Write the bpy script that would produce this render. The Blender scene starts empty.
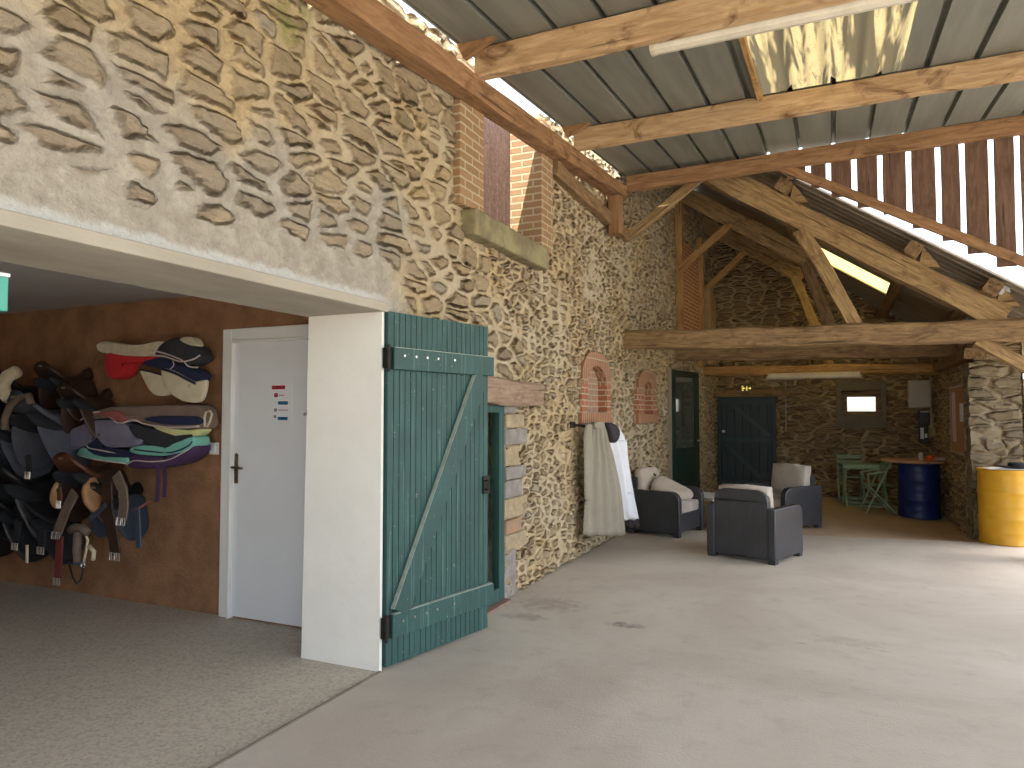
import bpy, bmesh, math, random
from mathutils import Vector, Matrix, noise
random.seed(11)
V = Vector
SC = bpy.context.scene
COL = SC.collection
# ------------------------------------------------------------------ camera
F_PX = 710.0
PITCH, YAW, EYE = math.radians(2.3), math.radians(24.46), 1.5
cd = bpy.data.cameras.new('camera'); cd.sensor_width = 36; cd.lens = 36 * F_PX / 1024
cam = bpy.data.objects.new('camera', cd); COL.objects.link(cam)
cam.location = (0, 0, EYE); cam.rotation_euler = (math.pi / 2 + PITCH, 0, YAW)
cd.clip_start = 0.05; cd.clip_end = 300
SC.camera = cam
_C = V((0, 0, EYE))
_FW = V((-math.sin(YAW) * math.cos(PITCH), math.cos(YAW) * math.cos(PITCH), math.sin(PITCH)))
_RT = V((math.cos(YAW), math.sin(YAW), 0)); _UP = _RT.cross(_FW)
def on(px, py, axis, val):
    """the point where the sight line of a photo pixel meets the plane axis = val"""
    d = _FW + _RT * ((px - 512) / F_PX) + _UP * ((384 - py) / F_PX)
    return _C + d * ((val - _C[axis]) / d[axis])
def onp(px, py, p, n):
    d = _FW + _RT * ((px - 512) / F_PX) + _UP * ((384 - py) / F_PX)
    return _C + d * ((V(p) - _C).dot(V(n)) / d.dot(V(n)))

# ------------------------------------------------------------------ materials
def new_mat(name):
    m = bpy.data.materials.new(name); m.use_nodes = True
    nt = m.node_tree; nt.nodes.clear()
    out = nt.nodes.new('ShaderNodeOutputMaterial'); b = nt.nodes.new('ShaderNodeBsdfPrincipled')
    nt.links.new(b.outputs[0], out.inputs[0])
    return m, nt, b, out
def N(nt, t, **kw):
    n = nt.nodes.new('ShaderNode' + t)
    for k, v in kw.items(): setattr(n, k, v)
    return n
def L(nt, a, b): nt.links.new(a, b)
def math_n(nt, op, a, b=None, c=None, clamp=False):
    n = N(nt, 'Math', operation=op); n.use_clamp = clamp
    for i, x in enumerate((a, b, c)):
        if x is None: continue
        if isinstance(x, (int, float)): n.inputs[i].default_value = x
        else: L(nt, x, n.inputs[i])
    return n.outputs[0]
def mixc(nt, f, a, b, mode='MIX'):
    n = N(nt, 'Mix', data_type='RGBA', blend_type=mode)
    for i, x in ((0, f), (6, a), (7, b)):
        if isinstance(x, (int, float)): n.inputs[i].default_value = x
        elif isinstance(x, (tuple, list)): n.inputs[i].default_value = (*x, 1)
        else: L(nt, x, n.inputs[i])
    return n.outputs[2]
def ramp(nt, f, stops):
    n = N(nt, 'ValToRGB'); e = n.color_ramp.elements
    while len(e) < len(stops): e.new(0.5)
    for k, (p, c) in enumerate(stops):
        e[k].position = p
        e[k].color = (*c, 1) if isinstance(c, (tuple, list)) else (c, c, c, 1)
    L(nt, f, n.inputs[0]); return n.outputs[0]
def smooth(nt, x, lo, hi):
    n = N(nt, 'MapRange', interpolation_type='SMOOTHSTEP'); n.clamp = True
    for i, v in ((0, x), (1, lo), (2, hi)):
        if isinstance(v, (int, float)): n.inputs[i].default_value = v
        else: L(nt, v, n.inputs[i])
    return n.outputs[0]
def coords(nt, kind='Object', scale=(1, 1, 1), loc=(0, 0, 0)):
    tc = N(nt, 'TexCoord'); mp = N(nt, 'Mapping'); L(nt, tc.outputs[kind], mp.inputs[0])
    mp.inputs['Scale'].default_value = scale; mp.inputs['Location'].default_value = loc
    return mp.outputs[0]
def noise_n(nt, co, scale, detail=4, rough=.6, dist=0, dim='3D'):
    n = N(nt, 'TexNoise', noise_dimensions=dim); L(nt, co, n.inputs['Vector'])
    n.inputs['Scale'].default_value = scale; n.inputs['Detail'].default_value = detail
    n.inputs['Roughness'].default_value = rough; n.inputs['Distortion'].default_value = dist
    return n
def bump_n(nt, b, h, strength, dist=.01):
    n = N(nt, 'Bump'); n.inputs['Strength'].default_value = strength; n.inputs['Distance'].default_value = dist
    L(nt, h, n.inputs['Height']); L(nt, n.outputs[0], b.inputs['Normal'])
def mat(name, col, rough=.7, var=.2, scale=6, bump=.2, metal=0, stretch=(1, 1, 1), col2=None, sheen=0, spec=None, dist=.01):
    m, nt, b, out = new_mat(name)
    co = coords(nt, 'Object', stretch)
    n = noise_n(nt, co, scale, 6)
    c2 = col2 or tuple(c * (1 - var) for c in col)
    L(nt, mixc(nt, smooth(nt, n.outputs[0], .3, .7), c2, col), b.inputs['Base Color'])
    b.inputs['Roughness'].default_value = rough; b.inputs['Metallic'].default_value = metal
    if sheen: b.inputs['Sheen Weight'].default_value = sheen
    if spec is not None: b.inputs['Specular IOR Level'].default_value = spec
    if bump:
        n2 = noise_n(nt, co, scale * 6, 5); bump_n(nt, b, n2.outputs[0], bump, dist)
    return m
def wood(name, light, dark, stain=(.04, .018, .008), stain_amt=.35, rough=.75, grain=14, bump=.5):
    """sawn or hewn timber, grain along the local X axis"""
    m, nt, b, out = new_mat(name)
    tc = N(nt, 'TexCoord'); oi = N(nt, 'ObjectInfo')
    off = N(nt, 'VectorMath', operation='MULTIPLY_ADD'); cx = N(nt, 'CombineXYZ')
    L(nt, oi.outputs['Random'], cx.inputs[0]); L(nt, oi.outputs['Random'], cx.inputs[1])
    L(nt, cx.outputs[0], off.inputs[0]); off.inputs[1].default_value = (37, 11, 0); L(nt, tc.outputs['Object'], off.inputs[2])
    mp = N(nt, 'Mapping'); mp.inputs['Scale'].default_value = (.7, 5, 5); L(nt, off.outputs[0], mp.inputs[0])
    g = noise_n(nt, mp.outputs[0], grain / 3, 8, .65, .6)
    mp2 = N(nt, 'Mapping'); mp2.inputs['Scale'].default_value = (1.2, 1.6, 1.6); L(nt, off.outputs[0], mp2.inputs[0])
    big = noise_n(nt, mp2.outputs[0], 1.9, 6, .6, 1.2)
    mp3 = N(nt, 'Mapping'); mp3.inputs['Scale'].default_value = (.35, 14, 14); L(nt, off.outputs[0], mp3.inputs[0])
    crack = noise_n(nt, mp3.outputs[0], 2.2, 3, .5, .3)
    c = mixc(nt, smooth(nt, g.outputs[0], .32, .68), dark, light)
    c = mixc(nt, math_n(nt, 'MULTIPLY', smooth(nt, big.outputs[0], .53, .70), stain_amt), c, stain)
    ck = smooth(nt, crack.outputs[0], .36, .31)
    c = mixc(nt, math_n(nt, 'MULTIPLY', ck, .75), c, tuple(x * .35 for x in dark))
    L(nt, c, b.inputs['Base Color']); b.inputs['Roughness'].default_value = rough
    b.inputs['Specular IOR Level'].default_value = .25
    h = math_n(nt, 'SUBTRACT', g.outputs[0], math_n(nt, 'MULTIPLY', ck, .8))
    bump_n(nt, b, h, bump, .012)
    return m
def rubble(name, sx, sy, stones, mortar, disp=.03, render_zone=False, th=.07, thv=.16, dark=1.0, sandy=.3):
    """random rubble masonry in mortar, laid out on the wall's metric UV; real displacement"""
    m, nt, b, out = new_mat(name)
    uv = N(nt, 'TexCoord').outputs['UV']
    nz = noise_n(nt, uv, 3.2, 4, .6)
    dv = N(nt, 'VectorMath', operation='MULTIPLY_ADD'); L(nt, nz.outputs[1], dv.inputs[0])
    dv.inputs[1].default_value = (.15, .085, 0); L(nt, uv, dv.inputs[2])
    nz2 = noise_n(nt, uv, 14, 3, .6)
    dv2 = N(nt, 'VectorMath', operation='MULTIPLY_ADD'); L(nt, nz2.outputs[1], dv2.inputs[0])
    dv2.inputs[1].default_value = (.026, .018, 0); L(nt, dv.outputs[0], dv2.inputs[2])
    mpa = N(nt, 'Mapping'); mpa.inputs['Scale'].default_value = (sx, sy, 1); L(nt, dv2.outputs[0], mpa.inputs[0])
    mpb = N(nt, 'Mapping'); mpb.inputs['Scale'].default_value = (sx * .58, sy * .70, 1); mpb.inputs['Location'].default_value = (5.3, 2.7, 0); L(nt, dv2.outputs[0], mpb.inputs[0])
    bsel = noise_n(nt, uv, 1.3, 2, .5); sux = N(nt, 'SeparateXYZ'); L(nt, uv, sux.inputs[0])
    bs = math_n(nt, 'SUBTRACT', math_n(nt, 'ADD', bsel.outputs[0], math_n(nt, 'MULTIPLY', smooth(nt, sux.outputs[0], 6.0, 3.6), .40) if render_zone else -.02), .62)
    bstep = math_n(nt, 'GREATER_THAN', bs, 0)
    mp = N(nt, 'Mix', data_type='VECTOR'); L(nt, bstep, mp.inputs[0]); L(nt, mpa.outputs[0], mp.inputs[4]); L(nt, mpb.outputs[0], mp.inputs[5])
    seam = smooth(nt, math_n(nt, 'ABSOLUTE', bs), .0, .03)
    v1 = N(nt, 'TexVoronoi', voronoi_dimensions='2D', feature='F1'); v2 = N(nt, 'TexVoronoi', voronoi_dimensions='2D', feature='DISTANCE_TO_EDGE')
    for v in (v1, v2):
        L(nt, mp.outputs[1], v.inputs['Vector']); v.inputs['Scale'].default_value = 1; v.inputs['Randomness'].default_value = .95
    sep = N(nt, 'SeparateColor'); L(nt, v1.outputs['Color'], sep.inputs[0])
    low = noise_n(nt, uv, 1.1, 3, .55)
    # mortar width differs from stone to stone and from patch to patch
    t = math_n(nt, 'ADD', math_n(nt, 'MULTIPLY', sep.outputs[1], thv), th)
    t = math_n(nt, 'ADD', t, math_n(nt, 'MULTIPLY', smooth(nt, low.outputs[0], .5, .75), .07))
    suv = N(nt, 'SeparateXYZ'); L(nt, uv, suv.inputs[0])
    tn = noise_n(nt, uv, 17, 4, .65)
    t = math_n(nt, 'ADD', t, math_n(nt, 'MULTIPLY', math_n(nt, 'SUBTRACT', tn.outputs[0], .5), .10))
    if render_zone: t = math_n(nt, 'ADD', t, math_n(nt, 'MULTIPLY', smooth(nt, suv.outputs[0], 4.6, 6.5), .05))
    zone = None
    if render_zone:
        n3 = noise_n(nt, uv, 2.4, 4, .6)
        w = math_n(nt, 'MULTIPLY', math_n(nt, 'SUBTRACT', n3.outputs[0], .5), 1.1)
        za = smooth(nt, math_n(nt, 'ADD', suv.outputs[1], w), 3.0, 2.6)
        ya = smooth(nt, math_n(nt, 'ADD', suv.outputs[0], w), 4.1, 3.5)
        zone = math_n(nt, 'MULTIPLY', za, ya)
        zb = smooth(nt, math_n(nt, 'ADD', suv.outputs[1], math_n(nt, 'MULTIPLY', w, .25)), 2.42, 2.26)
        t = math_n(nt, 'ADD', t, math_n(nt, 'MULTIPLY', zone, .035))
        t = math_n(nt, 'ADD', t, math_n(nt, 'MULTIPLY', math_n(nt, 'MULTIPLY', zb, ya), .5))
    mask = math_n(nt, 'MULTIPLY', smooth(nt, v2.outputs['Distance'], t, math_n(nt, 'ADD', t, .09)), seam)
    hmask = math_n(nt, 'MULTIPLY', smooth(nt, v2.outputs['Distance'], math_n(nt, 'SUBTRACT', t, .04), math_n(nt, 'ADD', t, .16)), seam)
    fine = noise_n(nt, uv, 38, 6, .7); mid = noise_n(nt, uv, 9, 5, .65)
    sm = N(nt, 'Mapping'); sm.inputs['Scale'].default_value = (6, 26, 1); L(nt, dv2.outputs[0], sm.inputs[0])
    strata = noise_n(nt, sm.outputs[0], 1.3, 5, .65, .4)
    k = len(stones)
    sc = ramp(nt, sep.outputs[0], [((i + .5) / k, s) for i, s in enumerate(stones)])
    sc = mixc(nt, math_n(nt, 'MULTIPLY', smooth(nt, strata.outputs[0], .35, .7), .40), sc, tuple(.62 * x for x in stones[0]), 'MIX')
    sc = mixc(nt, math_n(nt, 'MULTIPLY', smooth(nt, mid.outputs[0], .5, .8), sandy), sc, mortar[0])
    mc = mixc(nt, smooth(nt, mid.outputs[0], .35, .7), mortar[1], mortar[0])
    mc = mixc(nt, smooth(nt, low.outputs[0], .35, .65), mc, mortar[2])
    if zone is not None:
        mc = mixc(nt, zone, mc, mixc(nt, smooth(nt, mid.outputs[0], .35, .7), (.33, .295, .245), (.45, .41, .35)))
        sc = mixc(nt, math_n(nt, 'MULTIPLY', zone, .35), sc, (.30, .27, .24))
        # whitewashed stripe along the lintel's lower edge
        st = math_n(nt, 'MULTIPLY', smooth(nt, math_n(nt, 'ADD', suv.outputs[1], math_n(nt, 'MULTIPLY', math_n(nt, 'SUBTRACT', mid.outputs[0], .5), .12)), 2.215, 2.18), smooth(nt, suv.outputs[0], 3.75, 3.35))
        mc = mixc(nt, math_n(nt, 'MULTIPLY', st, .75), mc, (.60, .61, .61))
        # moss streaks under the wall plate
        my = smooth(nt, math_n(nt, 'ABSOLUTE', math_n(nt, 'SUBTRACT', math_n(nt, 'ADD', suv.outputs[0], math_n(nt, 'MULTIPLY', math_n(nt, 'SUBTRACT', n3.outputs[0], .5), .5)), 2.72)), .13, .02)
        mz = smooth(nt, suv.outputs[1], 3.1, 3.45)
        moss = math_n(nt, 'MULTIPLY', math_n(nt, 'MULTIPLY', my, mz), smooth(nt, mid.outputs[0], .38, .6))
        moss = math_n(nt, 'MULTIPLY', moss, .8)
    c = mixc(nt, mask, mc, sc)
    if zone is not None: c = mixc(nt, moss, c, (.17, .20, .04))
    c = mixc(nt, math_n(nt, 'MULTIPLY', smooth(nt, fine.outputs[0], .45, .75), .18), c, (.08, .06, .04))
    hs = N(nt, 'HueSaturation'); hs.inputs['Value'].default_value = dark; L(nt, c, hs.inputs['Color'])
    L(nt, hs.outputs[0], b.inputs['Base Color']); b.inputs['Roughness'].default_value = .92
    b.inputs['Specular IOR Level'].default_value = .15
    hgt = math_n(nt, 'MULTIPLY', hmask, math_n(nt, 'ADD', math_n(nt, 'MULTIPLY', sep.outputs[2], .6), .35))
    hgt = math_n(nt, 'ADD', hgt, math_n(nt, 'MULTIPLY', math_n(nt, 'MULTIPLY', strata.outputs[0], hmask), .5))
    hgt = math_n(nt, 'ADD', hgt, math_n(nt, 'MULTIPLY', mid.outputs[0], .8))
    hgt = math_n(nt, 'ADD', hgt, math_n(nt, 'MULTIPLY', fine.outputs[0], .30))
    d = N(nt, 'Displacement'); L(nt, hgt, d.inputs['Height']); d.inputs['Scale'].default_value = disp; d.inputs['Midlevel'].default_value = 1.55
    L(nt, d.outputs[0], out.inputs['Displacement'])
    m.displacement_method = 'BOTH'
    return m
def brick(name, c1, c2, mort, bw=.22, bh=.065, bump=.8):
    m, nt, b, out = new_mat(name)
    uv = N(nt, 'TexCoord').outputs['UV']
    nz = noise_n(nt, uv, 12, 3); dv = N(nt, 'VectorMath', operation='MULTIPLY_ADD'); L(nt, nz.outputs[1], dv.inputs[0])
    dv.inputs[1].default_value = (.012, .012, 0); L(nt, uv, dv.inputs[2])
    t = N(nt, 'TexBrick'); L(nt, dv.outputs[0], t.inputs['Vector'])
    for k, v in (('Scale', 1), ('Brick Width', bw), ('Row Height', bh), ('Mortar Size', .009), ('Mortar Smooth', .3), ('Bias', 0)): t.inputs[k].default_value = v
    t.inputs['Color1'].default_value = (*c1, 1); t.inputs['Color2'].default_value = (*c2, 1); t.inputs['Mortar'].default_value = (*mort, 1)
    n2 = noise_n(nt, uv, 26, 6, .7)
    c = mixc(nt, math_n(nt, 'MULTIPLY', smooth(nt, n2.outputs[0], .4, .75), .45), t.outputs[0], tuple(x * .6 for x in mort))
    L(nt, c, b.inputs['Base Color']); b.inputs['Roughness'].default_value = .9
    h = math_n(nt, 'ADD', math_n(nt, 'MULTIPLY', t.outputs['Fac'], -1), math_n(nt, 'MULTIPLY', n2.outputs[0], .5))
    bump_n(nt, b, h, bump, .012)
    return m
def concrete(name, a, c, spots=(.10, .085, .07), agg=False, marks=()):
    m, nt, b, out = new_mat(name)
    co = coords(nt, 'Object')
    n1 = noise_n(nt, co, .55, 5, .6, .6); n2 = noise_n(nt, co, 5, 6, .65); n3 = noise_n(nt, co, 90 if agg else 60, 3, .7)
    st = noise_n(nt, coords(nt, 'Object', (1, 2.2, 1)), 1.4, 4, .55, .4)
    col = mixc(nt, smooth(nt, n1.outputs[0], .35, .65), a, c)
    col = mixc(nt, math_n(nt, 'MULTIPLY', smooth(nt, n2.outputs[0], .5, .75), .28), col, tuple(x * .62 for x in a))
    col = mixc(nt, math_n(nt, 'MULTIPLY', smooth(nt, st.outputs[0], .69, .76), .5), col, spots)
    n2b = noise_n(nt, co, 13, 5, .7)
    for (sx_, sy_, rx, ry, cc_, am) in marks:
        sp3 = N(nt, 'SeparateXYZ'); L(nt, co, sp3.inputs[0])
        wv = math_n(nt, 'MULTIPLY', math_n(nt, 'SUBTRACT', n2b.outputs[0], .5), 4.5)
        dx = math_n(nt, 'DIVIDE', math_n(nt, 'SUBTRACT', sp3.outputs[0], sx_), rx); dy = math_n(nt, 'DIVIDE', math_n(nt, 'SUBTRACT', sp3.outputs[1], sy_), ry)
        dd = math_n(nt, 'ADD', math_n(nt, 'ADD', math_n(nt, 'MULTIPLY', dx, dx), math_n(nt, 'MULTIPLY', dy, dy)), wv)
        col = mixc(nt, math_n(nt, 'MULTIPLY', smooth(nt, dd, 1.3, -.2), am), col, cc_)
    v = N(nt, 'TexVoronoi', feature='F1'); L(nt, co, v.inputs['Vector']); v.inputs['Scale'].default_value = 70 if agg else 30
    if agg:
        s = N(nt, 'SeparateColor'); L(nt, v.outputs['Color'], s.inputs[0])
        col = mixc(nt, .45, col, ramp(nt, s.outputs[0], [(0, (.2, .16, .12)), (.4, (.42, .37, .30)), (.75, (.55, .48, .38)), (1, (.30, .27, .24))]))
    else:
        col = mixc(nt, math_n(nt, 'MULTIPLY', smooth(nt, n3.outputs[0], .6, .75), .25), col, tuple(x * .5 for x in a))
    L(nt, col, b.inputs['Base Color']); b.inputs['Roughness'].default_value = .8
    b.inputs['Specular IOR Level'].default_value = .3
    bump_n(nt, b, math_n(nt, 'ADD', n3.outputs[0], math_n(nt, 'MULTIPLY', n2.outputs[0], 1.5)), .35, .006)
    return m
def weave(name, col, rough=.36):
    """moulded rattan-look plastic: fine upright ribs crossed by slight bands"""
    m, nt, b, out = new_mat(name)
    uv = N(nt, 'TexCoord').outputs['UV']
    t = N(nt, 'TexBrick'); L(nt, uv, t.inputs['Vector'])
    for k, v in (('Scale', 1), ('Brick Width', .024), ('Row Height', .6), ('Mortar Size', .006), ('Mortar Smooth', .5)): t.inputs[k].default_value = v
    n = noise_n(nt, uv, 5, 5)
    c = mixc(nt, smooth(nt, n.outputs[0], .4, .75), col, tuple(x * 1.9 for x in col))
    c = mixc(nt, math_n(nt, 'MULTIPLY', t.outputs['Fac'], .85), c, tuple(x * .2 for x in col))
    L(nt, c, b.inputs['Base Color']); b.inputs['Roughness'].default_value = rough; b.inputs['Specular IOR Level'].default_value = .8
    bump_n(nt, b, math_n(nt, 'MULTIPLY', t.outputs['Fac'], -1), .5, .004)
    return m
def glass(name, tint=(.8, .9, .85), rough=.05):
    m, nt, b, out = new_mat(name)
    b.inputs['Base Color'].default_value = (*tint, 1); b.inputs['Roughness'].default_value = rough
    b.inputs['Transmission Weight'].default_value = 1; b.inputs['IOR'].default_value = 1.2
    return m
def emit(name, col, s):
    m, nt, b, out = new_mat(name)
    b.inputs['Base Color'].default_value = (*col, 1); b.inputs['Emission Color'].default_value = (*col, 1); b.inputs['Emission Strength'].default_value = s
    return m
def translucent(name, col, dirt, amount=.6):
    m, nt, b, out = new_mat(name)
    co = coords(nt, 'Object', (1, .12, 1)); n = noise_n(nt, co, 14, 6, .7); n2 = noise_n(nt, coords(nt, 'Object'), 45, 3, .6)
    st = noise_n(nt, coords(nt, 'Object', (1, .03, 1)), 7.5, 3, .6)
    f = math_n(nt, 'MAXIMUM', math_n(nt, 'MULTIPLY', smooth(nt, n.outputs[0], .5, .68), amount), math_n(nt, 'MULTIPLY', smooth(nt, n2.outputs[0], .62, .7), amount))
    f = math_n(nt, 'MAXIMUM', f, math_n(nt, 'MULTIPLY', smooth(nt, st.outputs[0], .46, .56), amount))
    c = mixc(nt, f, col, dirt)
    tr = N(nt, 'BsdfTranslucent'); L(nt, c, tr.inputs[0]); L(nt, c, b.inputs['Base Color']); b.inputs['Roughness'].default_value = .5
    mx = N(nt, 'MixShader'); mx.inputs[0].default_value = .72
    L(nt, b.outputs[0], mx.inputs[1]); L(nt, tr.outputs[0], mx.inputs[2]); L(nt, mx.outputs[0], out.inputs[0])
    return m

M = {}
STONES = [(.28, .215, .135), (.38, .295, .185), (.32, .25, .16), (.43, .34, .215), (.29, .235, .165), (.46, .345, .19), (.35, .30, .225)]
M['stone'] = rubble('main wall rubble stone', 6.2, 12.5, STONES, [(.54, .425, .255), (.42, .32, .185), (.48, .405, .285)], .034, True, th=.01, thv=.19, sandy=.4)
M['stone_dark'] = rubble('annex schist rubble', 3.6, 13.5, [(.24, .17, .105), (.35, .26, .16), (.29, .22, .14), (.40, .30, .18)], [(.52, .385, .21), (.40, .285, .155), (.46, .37, .235)], .04, False, th=.03, thv=.12, sandy=.15)
M['stone_pier'] = rubble('pier dressed stone', 2.6, 8.0, [(.22, .175, .115), (.28, .23, .155), (.20, .17, .125), (.30, .245, .16), (.25, .205, .15)], [(.33, .26, .16), (.27, .21, .13), (.31, .26, .18)], .03, False, th=.01, thv=.06)
M['brick'] = brick('yellowish orange brick', (.35, .20, .10), (.27, .165, .08), (.52, .42, .27))
M['brick_red'] = brick('red brick', (.40, .13, .06), (.33, .10, .05), (.52, .42, .30))
M['brick_fill'] = brick('pale infill brick', (.36, .19, .12), (.30, .22, .16), (.46, .38, .28))
M['brick_up'] = brick('upright brick course', (.36, .155, .075), (.30, .12, .06), (.46, .36, .25), bw=.065, bh=.24)
M['crepi'] = mat('reddish brown roughcast', (.36, .185, .092), .95, .35, 5, .9, dist=.015)
M['plaster'] = mat('cream white painted plaster', (.86, .84, .78), .85, .06, 3, .25)
M['lintel'] = mat('bare concrete soffit', (.42, .38, .31), .9, .2, 4, .3, stretch=(1, .4, 1))
M['ceil'] = mat('grey board ceiling', (.42, .41, .40), .9, .1, 2, .1)
M['floor'] = concrete('hall concrete', (.50, .445, .378), (.60, .55, .478), marks=[(-1.36, 4.95, .15, .07, (.16, .145, .125), .7), (-2.05, 5.25, .30, .22, (.27, .19, .15), .45), (-2.1, 4.85, .20, .10, (.20, .14, .11), .45), (.05, 5.2, .25, .12, (.27, .22, .18), .3)])
M['floor_tack'] = concrete('exposed aggregate concrete', (.55, .50, .41), (.62, .57, .48), agg=True)
M['floor_annex'] = concrete('brown old concrete', (.46, .34, .22), (.54, .41, .27))
M['ground'] = mat('pale gravel ground', (.50, .45, .36), .95, .3, .6, .4, dist=.03)
M['roof'] = mat('galvanised roof sheet', (.235, .235, .20), .6, .28, 2.2, .04, metal=.1, stretch=(3, .25, 1))
M['roof_old'] = mat('dull brown grey roof sheet', (.36, .31, .235), .5, .35, 3, .05, metal=.2, stretch=(.4, 3, 1))
M['beam'] = wood('sawn softwood beam', (.58, .40, .225), (.40, .25, .125), stain=(.11, .04, .014), stain_amt=.85)
M['beam2'] = wood('aged brown beam', (.37, .21, .105), (.22, .115, .052), stain_amt=.55)
M['oak'] = wood('hewn oak timber', (.43, .29, .135), (.225, .14, .065), stain_amt=.5, grain=18, bump=.9)
M['oak_dark'] = wood('dark weathered oak', (.33, .215, .105), (.165, .10, .05), stain_amt=.5, grain=18, bump=.9)
M['oak_orange'] = wood('warm oak', (.50, .30, .12), (.32, .18, .07), stain_amt=.35)
M['plank'] = wood('brown plank', (.20, .12, .08), (.12, .066, .042), stain_amt=.3)
M['shut_plank'] = wood('weathered purple brown plank', (.15, .092, .07), (.075, .043, .033), stain_amt=.3)
M['mossy'] = mat('mossy sill timber', (.30, .27, .14), .9, .5, 7, .5, col2=(.17, .135, .08))
M['grey_wood'] = wood('grey weathered lintel', (.36, .26, .19), (.23, .15, .10), stain_amt=.35)
def teal_paint(name, col, wear):
    m, nt, b, out = new_mat(name)
    a = noise_n(nt, coords(nt, 'Object', (60, 60, 1.2)), 1, 5, .6); c2 = noise_n(nt, coords(nt, 'Object'), 4, 5, .6); sp = noise_n(nt, coords(nt, 'Object', (1, 1, .4)), 60, 3, .6)
    c = mixc(nt, smooth(nt, c2.outputs[0], .35, .7), tuple(x * .75 for x in col), col)
    c = mixc(nt, math_n(nt, 'MULTIPLY', smooth(nt, a.outputs[0], .56, .72), wear), c, (.12, .25, .21))
    c = mixc(nt, math_n(nt, 'MULTIPLY', smooth(nt, sp.outputs[0], .68, .74), wear), c, (.42, .46, .38))
    L(nt, c, b.inputs['Base Color']); b.inputs['Roughness'].default_value = .6
    bump_n(nt, b, a.outputs[0], .3, .004)
    return m
M['teal'] = teal_paint('worn teal paint', (.018, .074, .068), .55)
M['teal_pale'] = mat('pale teal top edge', (.36, .42, .36), .9, .3, 14, .2)  # paler teal for the rail tops and the brace's upper edge
M['teal_dark'] = mat('dark green blue paint', (.008, .029, .032), .5, .3, 8, .1)
M['teal_rail'] = mat('green blue rail paint', (.017, .050, .055), .5, .3, 8, .1)
M['green_dark'] = mat('dark green paint', (.008, .030, .022), .45, .3, 8, .1)
M['iron'] = mat('dark iron', (.03, .028, .026), .55, .3, 20, .3, metal=.7)
M['steel'] = mat('worn steel', (.55, .54, .52), .3, .2, 20, .1, metal=1)
M['brass'] = mat('aged bronze', (.30, .24, .15), .4, .3, 20, .1, metal=.9)
M['door_white'] = mat('white door paint', (.80, .82, .84), .45, .05, 2, .02)
M['frame_white'] = mat('white gloss frame paint', (.84, .84, .82), .4, .05, 2, .02)
M['paper'] = mat('white paper', (.80, .82, .84), .6, .03, 3, 0)
M['red'] = mat('printed red', (.55, .05, .08), .5, .05, 3, 0)
M['blue'] = mat('printed blue', (.03, .20, .42), .5, .05, 3, 0)
M['pink'] = mat('printed pink', (.62, .42, .48), .5, .05, 3, 0)
M['plastic'] = mat('white plastic', (.75, .75, .74), .4, .03, 3, 0)
M['lamp_body'] = mat('dusty cream lamp body', (.66, .58, .43), .45, .2, 6, .05, stretch=(1, 1, 1))
M['lamp_cover'] = mat('dusty clear lamp cover', (.74, .68, .55), .25, .15, 6, .03)
M['rattan'] = weave('dark rattan plastic', (.024, .027, .036))
M['linen'] = mat('beige linen cushion', (.52, .44, .36), .9, .12, 9, .35, sheen=.2)
M['linen_grey'] = mat('greyish beige cushion', (.46, .41, .36), .9, .14, 9, .35, sheen=.2)
M['coat_grey'] = mat('grey olive coat cloth', (.305, .275, .215), .85, .12, 7, .2)
M['coat_white'] = mat('white coat cloth', (.72, .74, .80), .8, .06, 5, .15)
M['coat_dark'] = mat('dark plum cloth', (.030, .024, .030), .85, .2, 7, .2)
M['yellow'] = mat('yellow drum paint', (.72, .385, .022), .35, .12, 4, .04)
M['drum_blue'] = mat('blue drum paint', (.012, .030, .16), .42, .2, 5, .04)
M['table_wood'] = wood('varnished table wood', (.58, .35, .21), (.46, .26, .15), stain_amt=.1)
M['green_metal'] = mat('sage green garden paint', (.25, .36, .22), .5, .2, 10, .08)
M['orange'] = mat('orange red plastic', (.75, .13, .03), .4, .1, 6, .05)
M['black'] = mat('black leather', (.012, .012, .014), .45, .3, 8, .3)
M['blackcloth'] = mat('black cloth', (.014, .016, .022), .9, .3, 8, .3)
M['brown'] = mat('brown leather', (.12, .045, .022), .4, .35, 8, .3)
M['brown_dark'] = mat('dark brown leather', (.045, .022, .014), .45, .35, 8, .3)
M['tan'] = mat('tan leather', (.45, .24, .11), .55, .2, 8, .25)
M['taupe'] = mat('taupe webbing', (.16, .115, .085), .8, .25, 12, .3)
M['burgundy'] = mat('burgundy webbing', (.16, .03, .03), .7, .25, 12, .3)
M['fleece'] = mat('cream fleece', (.70, .60, .40), 1, .18, 14, .9, sheen=.4, dist=.02)
M['cream'] = mat('cream pad cloth', (.66, .58, .42), .95, .15, 8, .3)
M['pad_red'] = mat('red pad cloth', (.55, .02, .025), .9, .2, 8, .3)
M['navy'] = mat('navy pad cloth', (.015, .022, .07), .9, .25, 8, .3)
M['charcoal'] = mat('charcoal pad cloth', (.035, .036, .045), .9, .25, 8, .3)
M['grey_cover'] = mat('grey saddle cover', (.085, .09, .115), .95, .25, 8, .4)
M['mauve'] = mat('mauve grey blanket', (.20, .19, .27), .95, .2, 10, .4)
M['taupe_pad'] = mat('taupe brown pad cloth', (.22, .155, .125), .95, .2, 8, .3)
M['rose'] = mat('old rose pad cloth', (.30, .085, .08), .95, .2, 8, .3)
M['mint'] = mat('mint green trim', (.20, .52, .44), .85, .1, 8, .2)
M['purple'] = mat('purple pad cloth', (.075, .035, .105), .9, .2, 8, .3)
M['piping'] = mat('pale piping', (.66, .55, .52), .85, .1, 8, .1)
M['piping_yellow'] = mat('pale yellow piping', (.66, .66, .32), .85, .1, 8, .1)
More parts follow.
